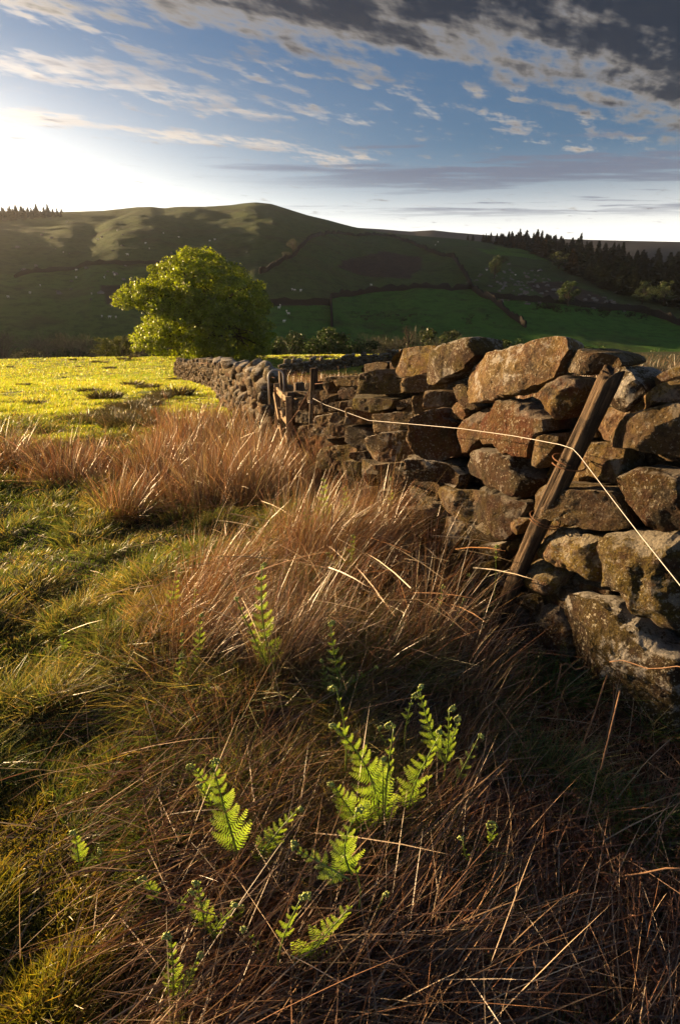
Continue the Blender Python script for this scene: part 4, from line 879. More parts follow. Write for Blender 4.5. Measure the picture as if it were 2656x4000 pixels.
def round_post(name, b, tp, r0, r1, label, seed, notch=True, parent=None):
    b, tp = np.array(b, float), np.array(tp, float); n, k_ = 70, 36; u = np.linspace(0, 1, n); ax = tp - b; Lp = np.linalg.norm(ax); ax /= Lp
    s1_ = np.cross(ax, (0, 1, 0)); s1_ /= np.linalg.norm(s1_); s2_ = np.cross(ax, s1_); th = np.arange(k_) * 2 * np.pi / k_
    U, TH = np.meshgrid(u, th, indexing='ij'); q_ = np.stack([np.cos(TH), np.sin(TH), U * Lp], -1)
    rad = r0 + (r1 - r0) * U
    rad = rad * (1 + .17 * fbm(q_ * (1.2, 1.2, 2.2) + seed, 3, seed) + .14 * fbm(q_ * (5, 5, 1.5) + seed, 3, seed + 3)) - .010 * sstep(vnoise(q_ * (2.6, 2.6, 1.1), seed + 5), .25, .6) - .012 * np.exp(-((((TH - 4.4 + .25 * np.sin(U * 5)) + np.pi) % (2 * np.pi) - np.pi) / .13) ** 2) * sstep(U, .3, .5)
    hz_ = U * Lp
    if notch: hz_ = hz_ - sstep(U, .9, 1.0) * (.018 * (np.cos(TH - .4) > .15) + .02 * (np.sin(TH * 2 + 1) > .2) + .012 * vnoise(np.stack([TH * 3, U * 0 + 1], -1), 9))
    bow = .018 * np.sin(U * 3.1 * 1.4)
    V = b + s1_ * (rad * np.cos(TH) + bow)[..., None] + s2_ * (rad * np.sin(TH))[..., None] + ax * hz_[..., None]; V = V.reshape(-1, 3)
    i, j = np.meshgrid(np.arange(n - 1), np.arange(k_), indexing='ij'); j2 = (j + 1) % k_
    F = np.stack([i * k_ + j, i * k_ + j2, (i + 1) * k_ + j2, (i + 1) * k_ + j], -1).reshape(-1, 4)
    V = np.vstack([V, V[-k_:].mean(0) - ax * .012, V[:k_].mean(0)]); a = np.arange(k_); c = (a + 1) % k_; t0 = (n - 1) * k_
    F3 = np.vstack([np.stack([t0 + a, t0 + c, np.full(k_, n * k_)], -1), np.stack([c, a, np.full(k_, n * k_ + 1)], -1)])
    q = Vector(ax).to_track_quat('Z', 'Y'); Mi = q.to_matrix().inverted(); Vl = (V - b) @ np.array(Mi).T
    o = link(name, mesh(name, Vl, [F.astype(np.int32), F3.astype(np.int32)], m_wood, True), parent, tuple(b)); o.rotation_euler = q.to_euler()
    return o
PB, PT = np.array([.775, 2.50, -.12]), np.array([1.00, 2.17, 1.345])
lean_post = tag(round_post('fence_post', PB, PT, .037, .041, None, 3), 'thick weathered post leaning steeply against the near wall with a split top', 'fence post')
fp = at(1236, 1700, 5.55); tp_ = at(1219, 1438, 5.6)
mid_post = tag(round_post('fence_post', (fp[0] - .01, 5.55, height(fp[0], 5.55) - .1), tp_, .040, .036, None, 8, False), 'slim dark fence post standing upright between wall and gate', 'fence post')

def tube_obj(name, pts, rad, mat, label=None, cat=None, parent=None, sides=6, group=None):
    mb = MB(); mb.tube(pts, rad, sides); org = np.array(pts[0]) if parent is None else None
    o = mb.obj(name, mat, parent, True, org); return tag(o, label, cat, group)
wire_rows = [(1222, 1556, 5.40), (1245, 1568, 5.20), (1270, 1581, 5.0), (1330, 1602, 4.6), (1440, 1642, 3.9), (1600, 1656, 3.35), (1800, 1674, 2.83), (2000, 1702, 2.49), (2100, 1720, 2.32), (2188, 1737, 2.19), (2236, 1753, 2.13), (2262, 1780, 2.05), (2300, 1830, 1.96), (2400, 1962, 1.74), (2500, 2092, 1.56), (2656, 2288, 1.36)]
WP = np.array([at(*w_) for w_ in wire_rows]); WP = np.vstack([WP, WP[-1] + (WP[-1] - WP[-2]) * 2.2])
tube_obj('fence_wire', WP, .0015, m_wire, 'single bright strand of wire slung between the two posts and out past the near corner', 'wire')
def loop(name, c, ax, r0, mat, label, turns=1.3, rad=.0025, cat='wire', parent=None):
    th = np.linspace(0, turns * 6.283, 28); ax = np.array(ax) / np.linalg.norm(ax); a = np.cross(ax, (0, 1, .3)); a /= np.linalg.norm(a); b = np.cross(ax, a)
    pts = np.array(c) + r0 * (np.cos(th)[:, None] * a + np.sin(th)[:, None] * b) + ax * (np.linspace(-.012, .012, 28))[:, None]; return tube_obj(name, pts, rad, mat, label, cat, parent)
lp = lambda u: PB + (PT - PB) * u
pax = PT - PB
loop('wire_loop', lp(.735), pax + (0, 0, .3), .068, m_rustw, 'dark wire loop round the leaning post where the strand is tied', 1.2, .003)
loop('wire_loop', lp(.545), pax + (.25, 0, .4), .068, m_rustw, 'rusty wire wrapped round the middle of the leaning post', 1.8, .0022)
loop('wire_loop', (tp_[0], 5.6, .62), (0.15, 0, 1), .045, m_wire, 'pale twist of wire round the slim upright post', 1.6, .003)
P0 = at(1095, 1690, 6.0); P1 = at(1219, 1500, 5.6); P2 = at(1290, 1487, 5.3)
tube_obj('rusty_wire', np.array([P0 + (P1 - P0) * u - (0, 0, .05 * math.sin(u * 3.14)) for u in np.linspace(0, 1, 8)]), .0035, m_rustw, 'rusty wire sloping down from the upright post across the gate', 'wire')
tube_obj('rusty_wire', np.array([P1, (P1 + P2) / 2 - (0, 0, .01), P2, P2 + (.06, -.1, .01)]), .003, m_rustw, 'short rusty wire from the upright post to the wall top', 'wire')
q0, q1, q2, q3 = at(1075, 1476, 8.0), at(1000, 1448, 10.5), at(870, 1417, 18.5), at(775, 1419, 24.5)
tube_obj('rusty_wire', np.array([q0, (q0 + q1) / 2 - (0, 0, .03), q1, q2, q3]), .008, m_rustw, 'rusty wire strung along the top of the wall beyond the gate', 'wire')

def bar(mb, a, b, wd, th_, upv=(0, 0, 1)):
    a, b = Vector(a), Vector(b); ax = (b - a); L_ = ax.length; ax.normalize(); s_ = ax.cross(Vector(upv)).normalized(); u_ = s_.cross(ax)
    M = Matrix((( *ax, 0), (*s_, 0), (*u_, 0), (0, 0, 0, 1))).transposed(); M.translation = (a + b) / 2; mb.box(M, L_, th_, wd)
def plank(name, a, b, wd, th_, mat, parent, upv=(0, 0, 1)):
    mb = MB(); bar(mb, a, b, wd, th_, upv); V, Fs = mb.arr(); bl = np.array(parent.location) if parent is not None else np.zeros(3)
    o = link(name, mesh(name, V - bl, Fs, mat), parent)
    if parent is None: ctr = V.mean(0); o.data.transform(Matrix.Translation(-Vector(ctr))); o.location = ctr
    bv = o.modifiers.new('edge', 'BEVEL'); bv.width = min(.006, th_ * .2); bv.segments = 2
    return o
GA, GB_ = at(1128, 1560, 6.2), at(1082, 1512, 7.05)     # near and far ends of the gate's top rail
gz = lambda p, z: np.array([p[0], p[1], z])
gate = empty('wooden_gate', tuple(gz(GA, -.4))); tag(gate, 'small wooden hand gate with diagonal brace set edge-on by the wall', 'gate')
topz = GA[2] + .03
plank('gate_stile', gz(GA, -.36), gz(GA, topz), .07, .05, m_wood2, gate, (1, 0, 0)); plank('gate_stile', gz(GB_, -.44), gz(GB_, topz + .02), .07, .05, m_wood2, gate, (1, 0, 0))
for z_ in (topz - .06, topz - .30, topz - .52, topz - .76): plank('gate_rail', gz(GA + (GA - GB_) * .02, z_), gz(GB_ + (GB_ - GA) * .02, z_), .08, .028, m_wood2, gate)
off = np.array([-.035, -.01, 0]); plank('gate_brace', gz(GA, topz - .80) + off, gz(GB_, topz - .10) + off, .07, .022, m_wood2, gate)
for u in (.08, .92):
    pb = GA + (GB_ - GA) * u; tube_obj('hinge_bolt', np.array([gz(pb, topz - .06) + (-.05, -.01, 0), gz(pb, topz - .06) + (.02, 0, 0)]) - np.array(gate.location), .010, m_rustw, None, None, gate)
hp = GB_; th = np.linspace(0, math.pi, 14); hp_pts = [np.array([hp[0] - .09, hp[1] - .1, topz - .22])] + [np.array([hp[0] - .09 + .085 * (1 - math.cos(a)), hp[1] - .1 + .06 * (1 - math.cos(a)), topz + .10 + .09 * math.sin(a)]) for a in th] + [np.array([hp[0] + .08, hp[1] + .02, topz - .14])]
tube_obj('latch_hoop', np.array(hp_pts), .011, m_wire, 'galvanised metal hoop latch looped over the gate end', 'latch')
def post(px_, py_, Y, wd, label, dz=0.0):
    p = at(px_, py_, Y); b = (p[0], Y, height(p[0], Y) - .15); o = plank('gate_post', b, tuple(p), wd, wd, m_wood, None, (1, .3, 0)); o.name = 'gate_post'; return tag(o, label, 'post', 'posts around the little gate')
post(1104, 1442, 7.45, .095, 'tall square gate post rising behind the gate beside the far wall')
post(1134, 1532, 6.42, .085, 'short dark gate post right against the near end of the gate')
post(1168, 1494, 7.2, .115, 'stubby sawn timber post standing on its own behind the wall end')
fpost = at(1366, 1413, 44); tag(plank('fence_post', (fpost[0], 44, height(fpost[0], 44) - .2), tuple(fpost), .16, .16, m_wood, None, (1, .2, 0)), 'thin far-off post in front of the low wall behind', 'fence post')

# ------------------------------------------------------------------ the big sycamore
m_syc = leaf_mat('sycamore_leaf', .66, (1.6, 1.5, .28), .05, .4)
TB = np.array([at(815, 1400, 52)[0], 52.0]); TZ = g(*TB)
sycamore = empty('sycamore_tree', (TB[0], TB[1], TZ)); tag(sycamore, 'big broad sycamore in fresh green leaf standing alone at the field wall', 'tree')
TO = [(80, 500), (110, 410), (220, 400), (240, 375), (320, 345), (410, 320), (390, 240), (420, 205), (510, 195), (540, 140), (560, 105), (620, 80), (720, 65), (850, 60), (900, 95), (960, 125), (1060, 160), (1110, 210), (1200, 265), (1260, 310), (1340, 355), (1400, 420), (1395, 490), (1450, 520), (1465, 660), (1420, 690), (1480, 730), (1500, 820), (1520, 910), (1440, 940), (1480, 1010), (1440, 1080), (1330, 1100), (1300, 1140), (1200, 1140), (1050, 1110), (950, 1110), (680, 1110), (640, 1080), (560, 1140), (510, 1090), (440, 1060), (330, 1040), (220, 1050), (215, 950), (250, 880), (195, 810), (310, 730), (330, 690), (210, 660), (150, 620), (90, 600)]
OUTL = np.array([at(440 + a * .4209, 940 + b * .4209, 52)[[0, 2]] for a, b in TO])
def edge_dist(P, poly):
    A, B = poly, np.roll(poly, -1, 0); best = np.full(len(P), 1e9)
    for a, b in zip(A, B):
        ab = b - a; u = np.clip(((P - a) @ ab) / (ab @ ab), 0, 1); best = np.minimum(best, np.linalg.norm(P - a - u[:, None] * ab, axis=1))
    return best
r_ = np.random.default_rng(5); lo, hi = OUTL.min(0), OUTL.max(0)
P2 = r_.uniform(lo, hi, (6000, 2)); P2 = P2[inpoly(P2[:, 0], P2[:, 1], OUTL)]; ed = edge_dist(P2, OUTL); keep = ed > .28; P2, ed = P2[keep], ed[keep]
half = 5.6 * np.sqrt(np.clip(1 - (1 - np.clip(ed / 4.8, 0, 1)) ** 2, .01, 1))
sgn = r_.random(len(P2)) * 2 - 1; dep = np.sign(sgn) * np.abs(sgn) ** .45 * half
CC = np.stack([P2[:, 0], 52 + dep, P2[:, 1]], -1)
CC = CC[fbm(CC / 1.7, 2, 19) > -.27]           # hollows between the boughs
sel = []                                     # keep clumps apart from one another
for i in range(len(CC)):
    if all(((CC[i] - CC[j]) ** 2).sum() > .62 ** 2 for j in sel): sel.append(i)
    if len(sel) > 620: break
CC = CC[sel]; print('sycamore clumps', len(CC))
rad = .40 + .34 * r_.random(len(CC)); per = 150
cen = np.array([TB[0] + .2, 52, TZ + 4.2])
D = r_.normal(size=(len(CC) * per, 3)); D /= np.linalg.norm(D, axis=1, keepdims=True)
outw = CC - cen; outw /= np.linalg.norm(outw, axis=1, keepdims=True)
LC_ = np.repeat(CC, per, 0) + D * (np.repeat(rad, per) * (.35 + .65 * r_.random(len(D)) ** .5))[:, None] * (1.15, 1.15, .72)
lcol = np.array([.145, .195, .019]) * (.65 + .7 * r_.random((len(D), 1))) * np.repeat(.8 + .4 * r_.random((len(CC), 1)), per, 0) + np.array([.02, .008, 0]) * r_.random((len(D), 1))
V, F, Cc = leafquads(LC_, .155, D * .6 + np.repeat(outw, per, 0) * .5 + (0, 0, .5), lcol, .7)
org = np.array(sycamore.location)
link('crown', mesh('crown', V, [F], m_syc, False, Cc, org), sycamore)
mb = MB(); mb.tube(np.array([(TB[0], 52, TZ - .4), (TB[0], 52, TZ + .3), (TB[0] + .05, 52, TZ + 1.3), (TB[0] + .1, 52.1, TZ + 2.6), (TB[0] + .15, 52, TZ + 4.2), (TB[0] + .1, 52, TZ + 6.2)]) - org, [.75, .52, .46, .38, .24, .10], 10); mb.obj('trunk', m_bark, sycamore)
ends = CC[np.argsort(-np.linalg.norm(CC - cen, axis=1))]
picks = []
for c in ends:
    if all(np.linalg.norm(c - e_) > 2.3 for e_ in picks): picks.append(c)
    if len(picks) >= 26: break
for c in picks:
    zb = TZ + 1.3 + 2.4 * r_.random() * np.clip((c[2] - TZ) / 8, .2, 1); b = np.array([TB[0] + .05, 52, zb]); m1 = b + (c - b) * .35 + (0, 0, .5 + .4 * r_.random()); m2 = b + (c - b) * .7 + (0, 0, .55)
    lm = MB(); lm.tube(np.array([b, m1, m2, c]) - org, [.20, .13, .075, .03], 6)
    for _ in range(5):
        tgt = CC[np.argmin(np.linalg.norm(CC - (m2 + r_.normal(size=3) * 1.4), axis=1))]; lm.tube(np.array([m1 + (m2 - m1) * r_.random(), (m2 + tgt) / 2 + (0, 0, .15), tgt]) - org, [.055, .035, .015], 4)
    lm.obj('limb', m_bark, sycamore)

# a bare thorn showing over the wall
thorn = empty('bare_thorn_tree', (at(1592, 1400, 30)[0], 30, height(at(1592, 1400, 30)[0], 30))); tag(thorn, 'small bare twisted thorn tree poking up behind the coping stones', 'tree')
tm = MB(); tz = at(1590, 1285, 30)[2] - thorn.location[2]; r_ = np.random.default_rng(77)
tm.tube([(0, 0, -.2), (.08, 0, tz * .4), (-.05, .05, tz * .62), (.02, 0, tz * .8)], [.10, .08, .06, .035], 6)
def twig(b, d_, L_, rad_, depth_):
    e_ = b + d_ * L_; m_ = (b + e_) / 2 + r_.normal(size=3) * L_ * .12; tm.tube([b, m_, e_], [rad_, rad_ * .75, rad_ * .4], 4, False)
    if depth_ > 0:
        for _ in range(3):
            dn = d_ + r_.normal(size=3) * .6; dn /= np.linalg.norm(dn); twig(b + (e_ - b) * r_.uniform(.4, 1), dn, L_ * .62, rad_ * .5, depth_ - 1)
for _ in range(7):
    dn = np.array([r_.normal() * .8, r_.normal() * .5, .7]); dn /= np.linalg.norm(dn); twig(np.array([0, 0, tz * r_.uniform(.55, .8)]), dn, .55, .03, 2)
tm.obj('branches', m_bark, thorn)

# ------------------------------------------------------------------ grass, rushes, litter
m_grass = leaf_mat('grass_blade', .45, (1.2, 1.15, .45), .05, .4)
m_past = leaf_mat('pasture_blade', .58, (1.25, 1.2, .45), .06, .4)
m_rush = leaf_mat('rush_stem', .28, (1.15, 1.0, .75), .07, .35)
m_dead = leaf_mat('dead_stem', .15, (1.1, 1.0, .8), .05, .45)

def scatter(n, r0, r1, a0, a1):
    r = r0 * (r1 / r0) ** rng.random(n); a = np.radians(rng.uniform(a0, a1, n)); x, y = r * np.sin(a), r * np.cos(a)
    P = np.stack([x, y, height(x, y)], -1); px_, py_, dd_ = project(P); return P, px_, py_, r
def behind_wall(P):
    """true for points under or behind the near wall"""
    q_ = np.array(WALL.C); d2 = ((P[:, None, :2] - q_[None, ::12]) ** 2).sum(-1); i = d2.argmin(1) * 12; s_ = WALL.L[i]
    n_ = WALL.nrm(s_); side_ = ((P[:, :2] - WALL.pos(s_)) * n_).sum(1); return (side_ < .02) & (P[:, 1] < 8)
def vary(base, n, lo=.7, hi=1.35, hue=.12):
    c = np.array(base) * rng.uniform(lo, hi, (n, 1)); return c * (1 + hue * rng.normal(size=(n, 3)).clip(-1.5, 1.5))
def pick(cols, w_, n):
    i = rng.choice(len(cols), n, p=np.array(w_) / sum(w_)); return np.array(cols)[i]
def lumps(P, cell, seed):
    """nearest clump centre on a jittered grid: returns offset from it and a random number"""
    i = np.floor(P[:, :2] / cell).astype(np.int64); best = np.full(len(P), 1e9); off = np.zeros((len(P), 2)); idn = np.zeros(len(P))
    for a in (-1, 0, 1):
        for b in (-1, 0, 1):
            c = i + (a, b); s_ = np.full(len(P), seed, np.int64); ctr = (c + .15 + .7 * np.stack([hsh(s_, c[:, 0], c[:, 1]), hsh(s_ + 1, c[:, 0], c[:, 1])], -1)) * cell
            d_ = P[:, :2] - ctr; l = (d_ ** 2).sum(1); m_ = l < best; best[m_] = l[m_]; off[m_] = d_[m_]; idn[m_] = hsh(s_ + 2, c[:, 0], c[:, 1])[m_]
    return off, idn

RUSH_ZONES = [[(-900, 1800), (60, 1790), (330, 1800), (540, 1850), (640, 1870), (560, 1925), (300, 1905), (0, 1900), (-900, 1930)],
              [(560, 1760), (900, 1740), (1020, 1730), (1090, 1790), (1240, 1860), (1280, 1930), (1150, 1980), (900, 2020), (640, 2060), (430, 2050), (400, 1990), (560, 1900)],
              [(720, 2290), (860, 2220), (1080, 2150), (1300, 2060), (1500, 2120), (1720, 2290), (1860, 2400), (1800, 2560), (1450, 2720), (1000, 2740), (700, 2650), (560, 2560)],
              [(560, 1650), (760, 1630), (900, 1640), (1040, 1660), (1050, 1700), (880, 1720), (620, 1760)]]
MOSS = [(-900, 3050), (150, 3100), (330, 3350), (520, 3650), (640, 4300), (-900, 4300)]
LITTER = [(1700, 2560), (2000, 2480), (2300, 2640), (2700, 2800), (4000, 2900), (4000, 4400), (1500, 4400), (1560, 3700), (1500, 3200), (1650, 2900)]
THATCH = [(420, 2560), (700, 2500), (1300, 2560), (1900, 2500), (2060, 2600), (1900, 2900), (1750, 3400), (1900, 4300), (760, 4300), (640, 3600), (480, 3050)]

# short tussocky grass round the camera
P, px_, py_, r = scatter(330000, .75, 14, -46, 46)
ok = ~behind_wall(P); jn = fbm(P[:, :2] / .5, 2, 88)
zm = inpoly(px_ + jn * 60, py_ + jn * 60, MOSS); zl = inpoly(px_ + jn * 60, py_ + jn * 60, LITTER); zt = inpoly(px_ + jn * 60, py_ + jn * 60, THATCH)
zr = np.zeros(len(P), bool)
for z_ in RUSH_ZONES: zr |= inpoly(px_ + jn * 40, py_ + jn * 30, z_)
dens = np.where(zl, .42, np.where(zt, .80, np.where(zr, .35, 1.0)))
dens = dens * np.where(zl | zt, (fbm(P[:, :2] / .22, 2, 90) > -.05) * 1.6, 1)
ok &= (rng.random(len(P)) < dens) & (P[:, 1] < 12.5)
P, r, zm, zl, zt, zr = P[ok], r[ok], zm[ok], zl[ok], zt[ok], zr[ok]; n = len(P)
off, idn = lumps(P, .30, 3); tn = fbm(P[:, :2] / .9, 3, 91)
tall = np.clip(.75 + .9 * tn + .7 * (idn - .4), .3, 1.7)
L = np.where(zm, .055, np.where(zl | zt, .12, .105)) * tall * rng.uniform(.6, 1.35, n) * np.where(r < 1.6, .8, 1)
lean = off / .15 * .55 + rng.normal(size=(n, 2)) * .5 + np.array([.22, .02])
lift = np.exp(-(off ** 2).sum(1) / .012) * .05 * (~zl & ~zt)
B = P.copy(); B[:, 2] += lift * tall - .008
T = B + np.stack([lean[:, 0] * L, lean[:, 1] * L, L * rng.uniform(.65, 1.0, n)], -1)
straw = rng.random(n) < np.clip(.40 + .6 * fbm(P[:, :2] / .55, 3, 93) - .25 * zl, .06, .85)
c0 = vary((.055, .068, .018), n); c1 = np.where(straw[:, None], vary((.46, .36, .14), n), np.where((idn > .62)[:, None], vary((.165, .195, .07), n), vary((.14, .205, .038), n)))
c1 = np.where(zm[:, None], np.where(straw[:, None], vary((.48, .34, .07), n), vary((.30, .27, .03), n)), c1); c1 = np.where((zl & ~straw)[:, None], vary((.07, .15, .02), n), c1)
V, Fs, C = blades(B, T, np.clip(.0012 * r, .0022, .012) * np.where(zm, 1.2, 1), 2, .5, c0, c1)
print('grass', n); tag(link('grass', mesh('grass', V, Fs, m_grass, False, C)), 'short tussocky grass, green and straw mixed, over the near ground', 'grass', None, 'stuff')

# close-cropped pasture catching the low sun
P, px_, py_, r = scatter(420000, 9.5, 66, -50, 24)
nf = fbm(P[:, :2] / .8, 3, 95); ok = (P[:, 1] > 9.5 + 2 * fbm(P[:, :2] / 1.5, 2, 94)) & (P[:, 1] < 64) & (nf > -.45) & ((P[:, 0] < -.35 * (P[:, 1] - 6) + 1.0) | ((P[:, 1] > 36) & (P[:, 0] < 5 + 2 * nf))); P, r, nf = P[ok], r[ok], nf[ok]; n = len(P)
L = (.040 + .0007 * r) * np.clip(1 + 1.3 * nf, .4, 2) * rng.uniform(.6, 1.3, n)
T = P + np.stack([L * (.3 + .45 * rng.normal(size=n)), L * .45 * rng.normal(size=n), L], -1)
big = fbm(P[:, :2] / 5, 3, 96)[:, None]; yel = np.where(rng.random((n, 1)) < .45 + .5 * big, vary((.44, .43, .07), n), vary((.30, .38, .04), n))
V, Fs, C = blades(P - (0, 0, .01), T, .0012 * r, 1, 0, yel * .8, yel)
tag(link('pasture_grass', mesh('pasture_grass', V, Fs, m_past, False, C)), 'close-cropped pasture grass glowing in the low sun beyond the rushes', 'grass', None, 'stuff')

# tall rushes
def rushes(n0, r0, r1, a0, a1, zones, seed, Lm=.56, wind=(.30, .05), cell=.34, fount=.42, ymax=12.5, name='rushes', label='', mask=None, wk=.0010, jit=35, keep=1.0, anyside=False):
    P, px_, py_, r = scatter(n0, r0, r1, a0, a1); jn = fbm(P[:, :2] / .6, 2, seed)
    z = np.zeros(len(P), bool)
    for z_ in zones: z |= inpoly(px_ + jn * jit, py_ + jn * jit * .6, z_)
    ok = z & (P[:, 1] < ymax) & (anyside | ~behind_wall(P)) & (rng.random(len(P)) < keep)
    if mask is not None: ok &= mask(P)
    off, idn = lumps(P, cell, seed + 2); ok &= rng.random(len(P)) < np.clip(1.25 - (off ** 2).sum(1) / (cell * .55) ** 2, .06, 1) * np.clip(.75 + 1.1 * vnoise(P[:, :2] / .45, seed + 31), .15, 1)
    P, r, off, idn, py_ = P[ok], r[ok], off[ok], idn[ok], py_[ok]; n = len(P)
    L = Lm * (.50 + .70 * idn) * rng.uniform(.40, 1.25, n) * np.where(rng.random(n) < .06, 1.35, 1) * np.interp(py_, [2400, 2700], [1, .75])
    ln = off / (cell * .5) * fount + rng.normal(size=(n, 2)) * .34 + np.array(wind) * (1 + .5 * vnoise(P[:, :2] / .8, seed + 9))[:, None]
    flat_ = rng.random(n) < .30; ln[flat_] = ln[flat_] * 1.5 + rng.normal(size=(flat_.sum(), 2)) * .9
    h = L / np.sqrt(1 + (ln ** 2).sum(1)); T = P + np.stack([ln[:, 0] * h, ln[:, 1] * h, h * np.where(flat_, .6, 1)], -1)
    kind = (idn * .6 + rng.random(n) * .6)
    c1 = np.where((kind < .60)[:, None], vary((.30, .140, .050), n, .35, 1.7), np.where((kind < .86)[:, None], vary((.48, .35, .20), n, .35, 1.7), vary((.24, .15, .10), n, .4, 1.5)))
    c0 = np.where((rng.random(n) < .25)[:, None], vary((.06, .07, .016), n), vary((.12, .055, .020), n))
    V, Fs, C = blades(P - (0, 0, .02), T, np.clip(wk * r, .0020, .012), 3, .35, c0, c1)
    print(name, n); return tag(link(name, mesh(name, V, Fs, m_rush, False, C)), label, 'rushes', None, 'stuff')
rushes(300000, 2.2, 14, -46, 32, RUSH_ZONES[:2] + RUSH_ZONES[3:], 201, .52, (.12, 0), .52, .60, label='russet and straw-coloured rushes in tufts between the pasture and the wall', wk=.0008)
rushes(190000, 1.7, 6, -30, 30, RUSH_ZONES[2:3], 211, .50, (.62, .10), .38, .38, label='tall dry rushes leaning over in front of the near wall', wk=.0007)
rushes(60000, 1.2, 3.2, -30, 30, [THATCH], 241, .34, (.35, .08), .30, .45, label='scattered upright rush stems standing out of the fallen mat', wk=.0008, jit=60, keep=.45)
rushes(190000, 3, 60, -14, 40, [[(1110, 1380), (1500, 1380), (3300, 1380), (3300, 1900), (1700, 1800), (1200, 1640), (1110, 1560)]], 221, .5, (.15, 0), .7, .4, ymax=57, label='brown rushes filling the ground behind the gate and wall', mask=lambda P: (P[:, 0] > 1.35 - .37 * (P[:, 1] - 2.4)) & (P[:, 1] > 2.5) & ((P[:, 1] < 33) | (P[:, 0] > 3 + .1 * P[:, 1])), anyside=True, wk=.0011)

# fallen stems and dead bracken
def fallen(n0, zones, seed, Lr, zmax, cols, wts, name, label, cat, r1=6.5, wid=.0026, direc=None, keep=1.0):
    P, px_, py_, r = scatter(n0, .75, r1, -46, 46); jn = fbm(P[:, :2] / .5, 2, seed); z = np.zeros(len(P), bool)
    for z_ in zones: z |= inpoly(px_ + jn * 50, py_ + jn * 50, z_)
    ok = z & ~behind_wall(P) & (rng.random(len(P)) < keep); P, r = P[ok], r[ok]; n = len(P)
    th = rng.uniform(0, 6.283, n) if direc is None else direc + rng.normal(size=n) * .55 + np.pi * (rng.random(n) < .3)
    L = rng.uniform(*Lr, n); h0 = zmax * rng.random(n) ** 1.6; P[:, 2] += h0
    T = P + np.stack([np.cos(th) * L, np.sin(th) * L, L * rng.normal(size=n) * .22], -1); T[:, 2] = np.maximum(T[:, 2], height(T[:, 0], T[:, 1]) + .01 + .5 * h0)
    c = pick(cols, wts, n) * rng.uniform(.6, 1.4, (n, 1))
    V, Fs, C = blades(P, T, np.clip(wid * (.6 + .8 * rng.random(n)), .0016, 1), 3, 0, c * .75, c, sag=-.12)
    print(name, n); return tag(link(name, mesh(name, V, Fs, m_dead, False, C)), label, cat, None, 'stuff')
BR = [(.21, .105, .055), (.36, .23, .125), (.52, .39, .25), (.085, .045, .028)]
fallen(42000, [THATCH], 301, (.15, .45), .10, BR, [.4, .3, .12, .3], 'fallen_rush_stems', 'tangled mat of fallen brown rush stems in the foreground', 'dead stems', direc=.75)
fallen(34000, [LITTER], 303, (.08, .35), .07, [(.28, .125, .06), (.42, .27, .15), (.55, .41, .26), (.13, .065, .038)], [.45, .25, .12, .35], 'fallen_bracken_stems', 'broken brown bracken stems littering the ground below the wall', 'dead stems', direc=.9)
fallen(5000, [MOSS, [(0, 2000), (800, 2100), (700, 2600), (400, 3300), (0, 3300)]], 305, (.1, .4), .06, BR, [.2, .4, .3, .1], 'straw_stems', 'odd straw stems lying over the tussocky turf on the left', 'dead stems', keep=.35)
fallen(16000, [z_ for z_ in RUSH_ZONES], 307, (.15, .45), .36, [(.30, .15, .06), (.50, .38, .22), (.24, .17, .10)], [.4, .4, .2], 'broken_rush_stems', 'broken and crossing stems tangled through the standing rushes', 'dead stems', r1=13, wid=.0036)
# crumbled bracken fronds: little toothed ribbons
P, px_, py_, r = scatter(26000, .75, 6, -46, 46); jn = fbm(P[:, :2] / .4, 2, 311); ok = (inpoly(px_ + jn * 50, py_ + jn * 50, LITTER) | (inpoly(px_, py_, THATCH) & (rng.random(len(P)) < .18))) & ~behind_wall(P)
P = P[ok]; n = len(P); th = rng.uniform(0, 6.283, n); ax = np.stack([np.cos(th), np.sin(th), rng.normal(size=n) * .35], -1); nrm = np.stack([rng.normal(size=n) * .5, rng.normal(size=n) * .5, np.ones(n)], -1); sd = np.cross(nrm, ax); sd /= np.linalg.norm(sd, axis=1, keepdims=True)
L = rng.uniform(.03, .09, n); P[:, 2] += .005 + .05 * rng.random(n) ** 1.5
bs, ts = [], []
for kx in range(6):
    for s_ in (-1, 1):
        b = P + ax * (L * kx / 6)[:, None] + nrm * (L * .25 * math.sin(kx * .6))[:, None]; bs.append(b); ts.append(b + sd * (s_ * L * .30 * (1 - kx / 7))[:, None] + ax * (L * .10)[:, None])
bs, ts = np.concatenate(bs), np.concatenate(ts); c = np.tile(pick([(.24, .095, .042), (.34, .165, .085), (.14, .065, .036)], [.5, .3, .3], n) * rng.uniform(.6, 1.5, (n, 1)), (12, 1))
V, Fs, C = blades(bs, ts, .0055, 1, 0, c, c)
tag(link('dead_bracken', mesh('dead_bracken', V, Fs, m_dead, False, C)), 'crumbled rust-brown dead bracken covering the ground at lower right', 'dead bracken', None, 'stuff')

